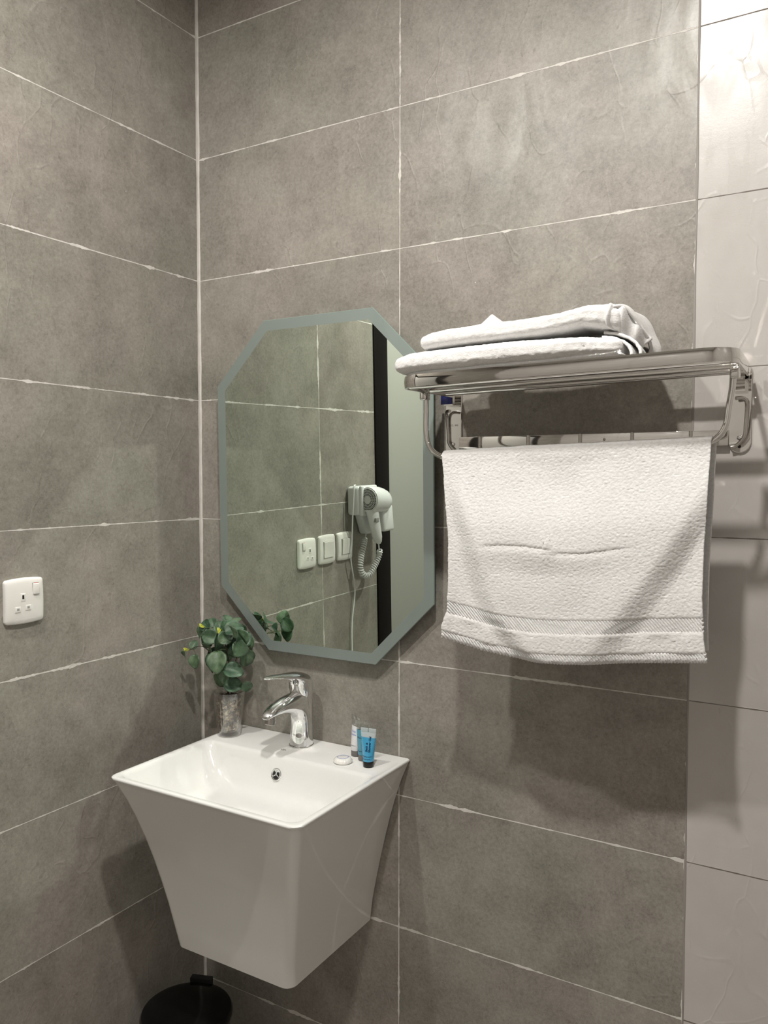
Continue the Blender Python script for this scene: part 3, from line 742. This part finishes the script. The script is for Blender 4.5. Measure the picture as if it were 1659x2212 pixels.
# barrel lying along the wall, intake towards the mirror
secs = []
for i, (yy, rr) in enumerate([(-0.764, 0.033), (-0.765, 0.0405), (-0.770, 0.0435), (-0.785, 0.0445), (-0.81, 0.0435), (-0.84, 0.0415), (-0.862, 0.037), (-0.876, 0.030), (-0.884, 0.018), (-0.886, 0.004)]):
    secs.append([hp(0.074 + rr * 0.92 * math.cos(2 * PI * j / 40), yy, 0.008 + rr * math.sin(2 * PI * j / 40) - max(0, (-0.8 - yy)) * 0.12) for j in range(40)])
V, F = loft(secs); mk('barrel', V, F, M_plastic2, hd)
P = []
for ring, cnt in ((0.033, 40), (0.0250, 30), (0.017, 20)):
    for k in range(cnt):
        a = 2 * PI * k / cnt; ca, sa = math.cos(a), math.sin(a); tx, tzv = -sa, ca; hw = 0.0012; h2 = 0.0029
        c = Vector((0.074, 0, 0.008))
        q = []
        for du, dv in ((-h2, -hw), (h2, -hw), (h2, hw), (-h2, hw)):
            rr = ring + du
            q.append(hp(c.x + 0.92 * (rr * ca + dv * tx), -0.7603 - (0.0012 if ring > 0.028 else 0), c.z + rr * sa + dv * tzv))
        P.append((q, [(0, 1, 2, 3)]))
V, F = join(*P); mk('air_intake_grille', V, F, M_black, hd, smooth=False)
secs = [[hp(0.074 + rr * 0.92 * math.cos(2 * PI * j / 40), yy, 0.008 + rr * math.sin(2 * PI * j / 40)) for j in range(40)] for rr, yy in ((0.0375, -0.765), (0.036, -0.7632), (0.0275, -0.7625), (0.001, -0.7618))]
V, F = loft(secs, cap=False); mk('intake_cover', V, F, M_plastic2, hd)
# handle
hpath = [(-0.775, -0.025, .026, .019), (-0.782, -0.05, .025, .018), (-0.793, -0.085, .023, .017), (-0.804, -0.117, .020, .015), (-0.811, -0.134, .014, .011), (-0.814, -0.142, .007, .006)]
secs = []
for i, (yy, zz, ay, ax) in enumerate(hpath):
    secs.append([hp(0.078 + ax * math.cos(2 * PI * j / 28), yy - 0.008 + ay * math.sin(2 * PI * j / 28), zz) for j in range(28)])
V, F = loft(secs); mk('handle', V, F, M_plastic2, hd)
hbox('power_switch', (0.086, 0.0975, -0.795, -0.775, -0.066, -0.052), M_groove, 0.002)
text('printed_text', 'HOTEL', 0.0050, M_grey, hd, Matrix.Translation(hp(0.0853, -0.872, -0.050)) @ Matrix.Rotation(PI / 2, 4, 'Z') @ Matrix.Rotation(PI / 2, 4, 'X'))
text('printed_text', 'DRYER', 0.0050, M_grey, hd, Matrix.Translation(hp(0.0853, -0.874, -0.071)) @ Matrix.Rotation(PI / 2, 4, 'Z') @ Matrix.Rotation(PI / 2, 4, 'X'))
V = [hp(0.0853, -0.873 + a * 0.0018, -0.0605 + b * 0.004) for a, b in ((0, 1), (1, -0.2), (0.1, 0.0), (0.6, -1), (-0.9, 0.25), (-0.1, 0.1))]
mk('printed_emblem', V, [(0, 1, 2, 3, 4, 5)], M_grey, hd, smooth=False)
# coiled cord
cpts = [hp(0.026, -0.826, -0.112), hp(0.028, -0.815, -0.128), hp(0.032, -0.800, -0.150), hp(0.034, -0.779, -0.19), hp(0.036, -0.772, -0.220), hp(0.040, -0.783, -0.242), hp(0.046, -0.806, -0.247), hp(0.052, -0.826, -0.228), hp(0.058, -0.845, -0.200), hp(0.064, -0.850, -0.176), hp(0.072, -0.832, -0.155), hp(0.078, -0.820, -0.133)]
sp = smoothpath(cpts, 60); P0, T0, N0 = frames(sp)
L = [0]
for i in range(1, len(P0)): L.append(L[-1] + (P0[i] - P0[i - 1]).length)
tot = L[-1]; hel = []; pitch_ = 0.0080
for i in range(len(P0)):
    s = L[i]; k = sstep(0.012, 0.020, s) * (1 - sstep(tot - 0.045, tot - 0.038, s)); a = 2 * PI * s / pitch_
    B = T0[i].cross(N0[i]); hel.append((s, P0[i], N0[i], B, k))
# resample densely
hp2 = []; i = 0; step = pitch_ / 14; s = 0
while s < tot and i < len(hel) - 1:
    while i < len(hel) - 2 and hel[i + 1][0] < s: i += 1
    a0, b0 = hel[i], hel[i + 1]; t = (s - a0[0]) / max(1e-9, b0[0] - a0[0]); p = a0[1].lerp(b0[1], t); k = a0[4]; a = 2 * PI * s / pitch_
    hp2.append(p + (a0[2] * math.cos(a) + a0[3] * math.sin(a)) * 0.0078 * k); s += step
V, F = tube(hp2, 0.0026, 8); mk('coiled_cord', V, F, M_plastic2, hd)
cab = smoothpath([hp(0.030, -0.760, 0.056), hp(0.036, -0.742, 0.050), hp(0.034, -0.739, 0.0), hp(0.030, -0.738, -0.057), hp(0.022, -0.745, -0.123), hp(0.018, -0.742, -0.187), hp(0.014, -0.766, -0.27), hp(0.012, -0.770, -0.315), hp(0.009, -0.757, -0.40), hp(0.008, -0.755, -0.50), hp(0.006, -0.760, -0.70), hp(0.006, -0.760, -1.0)], 8)
V, F = tube(cab, 0.0023, 8); mk('power_cable', V, F, M_plastic2, hd)

# ------------------------------------------------------------------ towel rack
rk = thing('towel_rack', (1.0, 0, 0.15), 'chrome wall-mounted towel rack with shelf rails and hanging bar', 'towel rack')
def ro(o): o.matrix_parent_inverse = Matrix.Translation(-rk.location); return o
def zt(x): return 0.009 * (x - 0.73) / 0.53
def bracket(xc, zc0, zc1):
    hw = 0.0185; n = 14; L = []
    for a0, zc in ((PI, zc0 + hw), (0, zc1 - hw)):
        for i in range(n + 1):
            a = a0 + PI * i / n; L.append((xc + hw * math.cos(a), zc + hw * math.sin(a)))
    secs = []
    for s, y in ((1, -0.0003), (1, -0.003), (0.94, -0.0048)):
        secs.append([(xc + (x - xc) * s, y, (z - (zc0 + zc1) / 2) * (1 - (1 - s) * 0.25) + (zc0 + zc1) / 2) for x, z in L])
    V, F = loft(secs); b = ro(mk('wall_bracket', V, F, M_steel, rk, sharp=25))
    def sub(name, V, F, m=M_steel):
        o = mk(name, V, F, m, b); o.matrix_parent_inverse = Matrix.Translation(-rk.location) if False else Matrix(); return o
    for zz in (zc0 + 0.026, zc1 - 0.010):
        V, F = lathe([(0.0045, 0), (0.0043, 0.0016), (0.003, 0.0028), (0.0008, 0.0032)], 20); 
        sub('screw', [(xc + v[0], -0.0046 - v[2], zz + v[1]) for v in V], F, M_chrome)
    V, F = lathe([(0.003, 0), (0.0001, 0.0003)], 16); sub('screw_hole', [(xc + v[0], -0.0050 - v[2], zc0 + 0.011 + v[1]) for v in V], F, M_black)
    # raised hinge block
    V, F = box(xc - 0.010, xc + 0.010, -0.030, -0.004, zc1 - 0.052, zc1 - 0.018); sub('hinge_block', V, F, M_steel)
    return b
bL = bracket(0.7165, 0.150, 0.307); bR = bracket(1.2695, 0.150, 0.307)
# folding stay on each bracket
for xc, s in ((0.7165, -1), (1.2695, 1)):
    V, F = tube(smoothpath([(xc - 0.004 * s, -0.030, 0.243), (xc + 0.008 * s, -0.020, 0.243), (xc + 0.0115 * s, -0.011, 0.232), (xc + 0.010 * s, -0.009, 0.20), (xc + 0.008 * s, -0.009, 0.178), (xc - 0.004 * s, -0.009, 0.163), (xc - 0.013 * s, -0.009, 0.160)], 6), 0.0032, 10)
    ro(mk('folding_stay', V, F, M_steel2, rk))
# hook rail along the wall
V, F = box(0.733, 1.252, -0.012, -0.008, 0.163, 0.190)
bm_ = rbox('hook_rail', 0.733, 1.252, -0.012, -0.008, 0.163, 0.190, M_steel, rk, bev=0.0008); ro(bm_)
for hx in (0.780, 0.884, 0.989, 1.087, 1.190):
    path = smoothpath([(hx, -0.0135, 0.190), (hx, -0.0135, 0.165), (hx, -0.0145, 0.150), (hx, -0.022, 0.143), (hx, -0.031, 0.149), (hx, -0.033, 0.158)], 5)
    V, F = tube(path, 0.0033, 10); o = mk('hook', V, F, M_steel2, bm_)
for hx in (1.035, 1.215):
    V, F = lathe([(0.0026, 0), (0.0022, 0.0012), (0.0002, 0.0016)], 14); o = mk('screw', [(hx + v[0], -0.012 - v[2], 0.1785 + v[1]) for v in V], F, M_steel2, bm_)
# shelf frame: flat strip bent round the corners
def strip(path, h, th, z0f):
    P = [Vector((p[0], p[1], 0)) for p in path]; secs = []
    for i, p in enumerate(P):
        a = P[max(0, i - 1)]; b = P[min(len(P) - 1, i + 1)]; t = (b - a).normalized(); nn = Vector((t.y, -t.x, 0))
        z0 = z0f(p); z1 = z0 + h
        q = [(-.5, z0), (.5, z0), (.7, z0 + h * .2), (.85, z0 + h * .5), (.7, z1 - h * .2), (.5, z1), (-.5, z1)]
        secs.append([(p.x + nn.x * th * k, p.y + nn.y * th * k, z) for k, z in q])
    return loft(secs)
XL, XR, YF, YB, RC = 0.7190, 1.2905, -0.247, -0.028, 0.046
pth = [(XL + 0.006, YB)] + [(XL + 0.006 * (1 - i / 6), YB + (YF + RC + 0.0 - YB) * i / 6) for i in range(1, 6)]
for i in range(13):
    a = PI + PI / 2 * i / 12; pth.append((XL + RC + RC * math.cos(a), YF + RC + RC * math.sin(a)))
for i in range(1, 12): pth.append((XL + RC + (XR - XL - 2 * RC) * i / 12, YF))
for i in range(13):
    a = -PI / 2 + PI / 2 * i / 12; pth.append((XR - RC + RC * math.cos(a), YF + RC + RC * math.sin(a)))
for i in range(1, 7): pth.append((XR - 0.006 * i / 6, YF + RC + (YB - YF - RC) * i / 6))
V, F = strip(pth, 0.0215, 0.0042, lambda p: 0.2705 + zt(p.x)); ro(mk('shelf_frame', V, F, M_steel, rk, sharp=35))
for yy in (-0.202, -0.130, -0.058):
    V, F = tube([(XL + 0.001, yy, 0.279 + zt(XL)), (XR - 0.001, yy, 0.279 + zt(XR))], 0.0078, 20); ro(mk('shelf_bar', V, F, M_steel, rk))
# swinging lower towel bar
lp = smoothpath([(0.730, -0.152, 0.276), (0.730, -0.153, 0.235), (0.731, -0.155, 0.195), (0.738, -0.156, 0.168), (0.757, -0.157, 0.150), (0.790, -0.157, 0.1435), (0.90, -0.157, 0.1475), (1.05, -0.157, 0.1525), (1.18, -0.157, 0.1570), (1.232, -0.157, 0.1600), (1.255, -0.157, 0.170), (1.268, -0.156, 0.190), (1.272, -0.155, 0.22), (1.276, -0.153, 0.25), (1.277, -0.152, 0.282)], 7)
V, F = tube(lp, 0.0052, 12, flat=0.8); ro(mk('towel_bar', V, F, M_steel, rk))
for xx, zz in ((0.727, 0.268), (1.280, 0.276)):
    V, F = box(xx - 0.007, xx + 0.007, -0.163, -0.143, zz - 0.012, zz + 0.006); ro(rbox('bar_hinge', xx - 0.007, xx + 0.007, -0.163, -0.143, zz - 0.013, zz + 0.006, M_steel, rk, bev=0.003))
ro(rbox('blue_sticker', 0.700, 0.7268, -0.0312, -0.0300, 0.257, 0.276, simple('sticker_blue', (0.004, 0.007, 0.06), 0.2), rk, bev=0.0004))
tx_ = text('stamped_text', 'JACL 304', 0.0055, M_steel2, rk, Matrix.Translation((0.7165, -0.0052, 0.215)) @ Matrix.Rotation(PI / 2, 4, 'X')); ro(tx_)

# ------------------------------------------------------------------ hanging hand towel
def tower_relief(uu, vv):
    ul = interp([(0, 0.0), (0.15, 0.02), (0.3, 0.05), (0.5, 0.085), (0.7, 0.13), (0.82, 0.18), (0.93, 0.28), (1.0, 0.36)], vv)
    ur = interp([(0, 1.05), (0.12, 1.03), (0.25, 0.99), (0.4, 0.935), (0.55, 0.86), (0.7, 0.775), (0.85, 0.685), (0.95, 0.63), (1.0, 0.60)], vv)
    wl = 0.05 + 0.04 * vv; wr = 0.07 + 0.04 * vv
    bl = sstep(ul - wl * 0.6, ul + wl, uu); brr = 1 - sstep(ur - wr * 0.4, ur + wr, uu)
    amp = 0.0165 * sstep(0.02, 0.38, vv) * (1 - 0.22 * sstep(0.8, 1.0, vv))
    f_ = amp * bl * brr
    # hollow in the upper middle, crease across
    f_ -= 0.007 * math.exp(-((uu - 0.45) / 0.30) ** 2 - ((vv - 0.20) / 0.16) ** 2)
    zc = 0.462 + 0.010 * math.sin(uu * 13 + 0.8) + (0.012 if uu > 0.455 else 0.0)
    f_ -= 0.0019 * (math.exp(-((vv - zc) / 0.020) ** 2) if vv > zc else math.exp(-((vv - zc) / 0.006) ** 2)) * sstep(0.12, 0.22, uu) * (1 - sstep(0.66, 0.80, uu)) * (0.35 + 0.65 * sstep(0.0, 0.035, abs(uu - 0.455)))
    f_ -= 0.006 * sstep(0.47, 0.60, vv) * (1 - sstep(0.75, 0.95, vv)) * math.exp(-((uu - 0.42) / 0.22) ** 2)
    # small pinched corner in the crease
    du = (uu - 0.44) * 0.47; dv = (vv - 0.415) * 0.37
    if -0.0 < dv < 0.026: f_ += 0.003 * (1 if abs(du) < dv * 0.55 + 0.0005 else 0) * (1 - dv / 0.030)
    # edge rolls
    f_ += 0.006 * math.exp(-(uu / 0.03) ** 2) * vv + 0.007 * math.exp(-((uu - 1) / 0.035) ** 2) * vv
    f_ += 0.0016 * math.sin(uu * 34 + 1.0) * sstep(0.86, 0.90, vv) * (1 - sstep(0.955, 0.965, vv)) * (0.5 + 0.5 * math.sin(uu * 9))
    f_ += 0.0022 * noise.noise(Vector((uu * 7, vv * 5, 2.2)))
    return f_
def build_towel():
    nu, nvf, nvb = 330, 250, 150
    V = []; F = []
    rows = []
    for iv in range(nvf + 1): rows.append(('f', iv / nvf))
    # bottom of front -> up -> over the bar -> back panel
    rows = list(reversed(rows))
    for k in range(1, 10): rows.append(('t', k / 10))
    for iv in range(nvb + 1): rows.append(('b', iv / nvb))
    def zt0(uu): return interp([(0, 0.148), (0.3, 0.1545), (0.6, 0.158), (0.9, 0.1625), (1, 0.1645)], uu) + 0.0012 * noise.noise(Vector((uu * 16, 4, 0)))
    def zb0(uu): return interp([(0, -0.197), (0.05, -0.203), (0.17, -0.214), (0.28, -0.219), (0.38, -0.2215), (0.50, -0.219), (0.60, -0.2135), (0.80, -0.2015), (0.95, -0.1935), (1, -0.190)], uu)
    def xl(v): return interp([(0, 0.772), (0.25, 0.780), (0.45, 0.787), (0.7, 0.788), (0.85, 0.785), (0.93, 0.776), (1, 0.774)], v)
    def xr(v): return interp([(0, 1.2485), (0.25, 1.245), (0.45, 1.241), (0.7, 1.240), (0.9, 1.2435), (1, 1.249)], v)
    for kind, s in rows:
        for iu in range(nu + 1):
            uu = iu / nu
            if kind == 'f':
                z = zt0(uu) * (1 - s) + zb0(uu) * s; x = xl(s) + (xr(s) - xl(s)) * uu
                y = -0.1655 - tower_relief(uu, s) * sstep(0.0, 0.08, s) - 0.0
                # woven bands
                def band(a, b, e=0.008): return sstep(a - e, a + e * 0.3, s) * (1 - sstep(b - e * 0.3, b + e, s))
                b1 = band(0.795, 0.862); b2 = band(0.955, 1.2)
                sd = math.sin((x * 1.0 + z * 0.9) * 2 * PI / 0.0058)
                y += (b1 + b2) * 0.0016; y -= (b1 + b2) * 0.0009 * sd
                te = (1 - b1) * (1 - b2)
                p = Vector((x * 210, 0, z * 330)); y -= te * (0.0007 * noise.noise(p) + 0.0006 * noise.noise(p * 1.9 + Vector((5, 5, 5))))
                if 0.862 < s < 0.955: y -= 0.0010 * abs(math.sin(x * 2 * PI / 0.016)) * max(0, noise.noise(Vector((x * 14, 0, 1)))) * 2
                if s > 0.985: y += 0.003 * (s - 0.985) / 0.015
                V.append((x, y, z))
            elif kind == 't':
                a = PI * s; x = xl(0) + (xr(0) - xl(0)) * uu
                z0 = zt0(uu); V.append((x + 0.003 * s, -0.1575 - 0.0080 * math.cos(a), z0 + 0.0065 * math.sin(a) + 0.0006 * noise.noise(Vector((x * 150, a * 2, 0)))))
            else:
                x = xl(s * 0.8) + 0.004 + (xr(s * 0.8) - xl(s * 0.8) + 0.001) * uu; z = zt0(uu) * (1 - s) + (-0.175) * s
                y = -0.1495 + 0.012 * sstep(0, 1, s) + 0.004 * math.sin(uu * 9 + s * 2) * s - 0.006 * s * math.exp(-((uu - 1) / 0.05) ** 2)
                V.append((x, y, z))
    n = nu + 1
    for i in range(len(rows) - 1):
        for j in range(nu): k = i * n + j; F.append((k, k + 1, k + n + 1, k + n))
    o = mk('hand_towel', V, F, M_towel, sharp=None)
    m = o.modifiers.new('thickness', 'SOLIDIFY'); m.thickness = 0.0032; m.offset = 1.0
    tag(o, 'white terry hand towel with ribbed bands hanging from the chrome bar', 'towel')
build_towel()

# ------------------------------------------------------------------ folded bath towels on the shelf
def folded(name, xs, prof_f, label, seed):
    """xs: list of x; prof_f(t) -> (y_front, y_back, z_bottom, z_top, crease)"""
    nx = 150; nc = 72; secs = []
    for i in range(nx + 1):
        t = i / nx; x = xs[0] + (xs[1] - xs[0]) * t
        yf, yb, zb, ztp = prof_f(t)
        h = (ztp - zb) / 2; zc = (ztp + zb) / 2
        e = min(1.0, (min(t, 1 - t) / 0.028)) ; e = math.sqrt(max(0.0, 1 - (1 - e) ** 2))
        hh = h * (0.42 + 0.58 * e); L = []
        for j in range(nc):
            a = 2 * PI * j / nc; c = math.cos(a); s = math.sin(a)
            w2 = (yb - yf) / 2 - (1 - e) * 0.012; yc = (yb + yf) / 2
            px = math.copysign(abs(c) ** 0.42, c); pz = math.copysign(abs(s) ** 0.62, s)
            y = yc - px * w2; z = zc + pz * hh
            p = Vector((x * 130, y * 130, z * 160 + seed)); d = 0.0009 * noise.noise(p) + 0.0007 * noise.noise(p * 2.3) + 0.0020 * noise.noise(Vector((x * 14, y * 9, z * 20 + seed)))
            # line between the folded layers on the front edge
            if c > 0.3 and t > 0.30: d -= 0.0016 * math.exp(-((z - zc - 0.10 * h * math.sin(x * 18)) / 0.0016) ** 2) * sstep(0.3, 0.42, t)
            L.append((x, y - c * d, z + s * d))
        secs.append(L)
    return loft(secs), secs
def low(t):
    zb = interp([(0, 0.303), (0.15, 0.300), (0.4, 0.304), (1, 0.308)], t) ; zb = 0.296 + zt(0.71 + 0.42 * t) + 0.002
    ztp = interp([(0, 0.330), (0.08, 0.336), (0.3, 0.340), (0.6, 0.342), (0.85, 0.340), (1.0, 0.332)], t)
    return (interp([(0, -0.236), (0.1, -0.244), (0.8, -0.242), (1.0, -0.222)], t), -0.055, zb, ztp)
(V1, F1), _ = folded('x', (0.706, 1.115), low, '', 0)
def ribs(V):
    out = []
    for v in V:
        x, y, z = v
        if y < -0.20:
            for c, wd in ((0.928, 0.016), (1.068, 0.014)):
                if abs(x - c) < wd: y -= 0.0011 * math.sin((x + (z - 0.32) * 0.8) * 2 * PI / 0.0062)
        out.append((x, y, z))
    return out
lt = thing('folded_towel', (0.91, -0.15, 0.295), 'white folded bath towel lying directly on the chrome shelf', 'towel', 'folded bath towels on the rack shelf')
o = mk('towel_body', ribs(V1), F1, M_towel, lt, sharp=None); off(o)
# loose curling layers at its right end
def curl(x0, x1, y0, y1, z0, z1, nf, par, name='loose_fold'):
    pass
def fan(par, cx, cz, radii, yf, yb, a0, a1, th=0.0045, squash=0.62):
    for k, R in enumerate(radii):
        nu, nv = 36, 26; V = []; F = []
        for i in range(nu + 1):
            a = a0 + (a1 - a0) * i / nu
            for j in range(nv + 1):
                s = j / nv; y = yf + 0.006 * k + (yb - yf) * s
                R2 = R * (1 + 0.10 * math.sin(s * 5 + k) * 0.4) + 0.0015 * noise.noise(Vector((i * .3, s * 6, k)))
                V.append((cx + R2 * math.cos(a), y + 0.012 * (i / nu) * (1 - s), cz + R2 * squash * math.sin(a)))
        for i in range(nu):
            for j in range(nv): q = i * (nv + 1) + j; F.append((q, q + 1, q + nv + 2, q + nv + 1))
        o = mk('loose_fold', V, F, M_towel, par, sharp=None); off(o)
        m = o.modifiers.new('thickness', 'SOLIDIFY'); m.thickness = th; m.offset = -1
fan(lt, 1.072, 0.303, (0.043, 0.058, 0.070), -0.222, -0.075, 0.05, 1.45)
def upp(t):
    zb = interp([(0, 0.3395), (0.15, 0.3425), (0.35, 0.3450), (0.6, 0.3465), (0.72, 0.351), (0.82, 0.357), (0.92, 0.350), (1.0, 0.342)], t)
    ztp = interp([(0, 0.366), (0.06, 0.372), (0.15, 0.377), (0.35, 0.380), (0.55, 0.381), (0.72, 0.3835), (0.85, 0.392), (0.93, 0.392), (1.0, 0.382)], t)
    return (interp([(0, -0.222), (0.5, -0.226), (0.9, -0.222), (1.0, -0.212)], t), -0.060, zb, ztp)
ut = thing('folded_towel', (0.93, -0.15, 0.345), 'white folded bath towel on top of the other, its right end drooping', 'towel', 'folded bath towels on the rack shelf')
(V2, F2), s2 = folded('y', (0.752, 1.112), upp, '', 9)
o = mk('towel_body', V2, F2, M_towel, ut, sharp=None); off(o)
# the end drapes down over the lower towel
def drape():
    path = [(1.085, 0.390), (1.104, 0.3925), (1.116, 0.387), (1.127, 0.371), (1.134, 0.354), (1.140, 0.342), (1.145, 0.330), (1.146, 0.318), (1.142, 0.309)]
    sp = smoothpath([(a, 0, b) for a, b in path], 6); nv = 40; V = []; F = []
    for i, p in enumerate(sp):
        s = i / (len(sp) - 1)
        for j in range(nv + 1):
            q = j / nv; yf = -0.214 + 0.075 * s ** 1.3; yb = -0.066
            y = yf + (yb - yf) * q
            V.append((p.x + 0.004 * math.sin(q * 8 + s * 3) * s, y, p.z + 0.006 * s * math.sin(q * 7 + 1) - 0.008 * (1 - s) * (1 - q) ** 6))
    n = nv + 1
    for i in range(len(sp) - 1):
        for j in range(nv): k = i * n + j; F.append((k, k + 1, k + n + 1, k + n))
    o = mk('drooping_end', V, F, M_towel, ut, sharp=None); off(o)
    m = o.modifiers.new('thickness', 'SOLIDIFY'); m.thickness = 0.005; m.offset = -1
drape()
# gusset closing the front of the droop
V = []; F = []
nu, nv = 30, 16
for i in range(nu + 1):
    s = i / nu; top = Vector((interp([(0, 1.095), (0.3, 1.114), (0.6, 1.130), (1, 1.150)], s), 0, interp([(0, 0.389), (0.3, 0.383), (0.6, 0.362), (1, 0.335)], s)))
    bot = Vector((interp([(0, 1.090), (1, 1.132)], s), 0, interp([(0, 0.353), (0.4, 0.340), (1, 0.318)], s)))
    for j in range(nv + 1):
        q = j / nv; p = top.lerp(bot, q)
        V.append((p.x, -0.214 + 0.050 * s - 0.006 * math.sin(q * PI) + 0.004 * math.sin(s * 16 - q * 2), p.z))
for i in range(nu):
    for j in range(nv): k = i * (nv + 1) + j; F.append((k, k + 1, k + nv + 2, k + nv + 1))
o = mk('drooping_end', V, F, M_towel, ut, sharp=None); off(o); m = o.modifiers.new('thickness', 'SOLIDIFY'); m.thickness = 0.004
# raised corner behind
V = []; F = []; nu = 24
for i in range(nu + 1):
    s = i / nu; x = 0.795 + 0.085 * s; hgt = 0.384 + 0.036 * max(0.0, 1 - abs(s - 0.48) / 0.55)
    for j, (yy, k) in enumerate(((-0.110, 0.0), (-0.104, 0.4), (-0.095, 0.8), (-0.085, 1.0), (-0.072, 0.9), (-0.062, 0.5), (-0.056, 0.0))): V.append((x, yy, 0.368 + (hgt - 0.368) * k))
for i in range(nu):
    for j in range(6): k = i * 7 + j; F.append((k, k + 1, k + 8, k + 7))
o = mk('raised_corner', V, F, M_towel, ut, sharp=None); off(o); m = o.modifiers.new('thickness', 'SOLIDIFY'); m.thickness = 0.004

for st in (lt, ut): st.location = st.location + Vector((0.009, -0.020, -0.0035))

# ------------------------------------------------------------------ pedal bin under the basin
bn = thing('waste_bin', (0.155, -0.225, FLOOR), 'glossy black round waste bin standing in the dark corner under the basin', 'waste bin')
mk('bin_body', *lathe([(0.001, 0), (0.085, 0), (0.088, 0.004), (0.098, 0.22), (0.101, 0.235), (0.001, 0.235)], 64), M_binp, bn)
mk('lid', *lathe([(0.098, 0.2355), (0.103, 0.237), (0.104, 0.244), (0.100, 0.252), (0.085, 0.257), (0.04, 0.260), (0.001, 0.2605)], 64), M_binp, bn)
d = Vector((-0.35, 0.94, 0)).normalized(); s_ = Vector((0.94, 0.35, 0)).normalized()
V = []
for z in (0.232, 0.262):
    for a, b in ((-0.034, 0.096), (0.018, 0.096), (0.018, 0.112), (-0.034, 0.112)): p = s_ * a + d * b; V.append((p.x, p.y, z))
mk('hinge', V, [(0, 1, 2, 3), (4, 5, 6, 7), (0, 1, 5, 4), (1, 2, 6, 5), (2, 3, 7, 6), (3, 0, 4, 7)], M_black, bn, smooth=False)
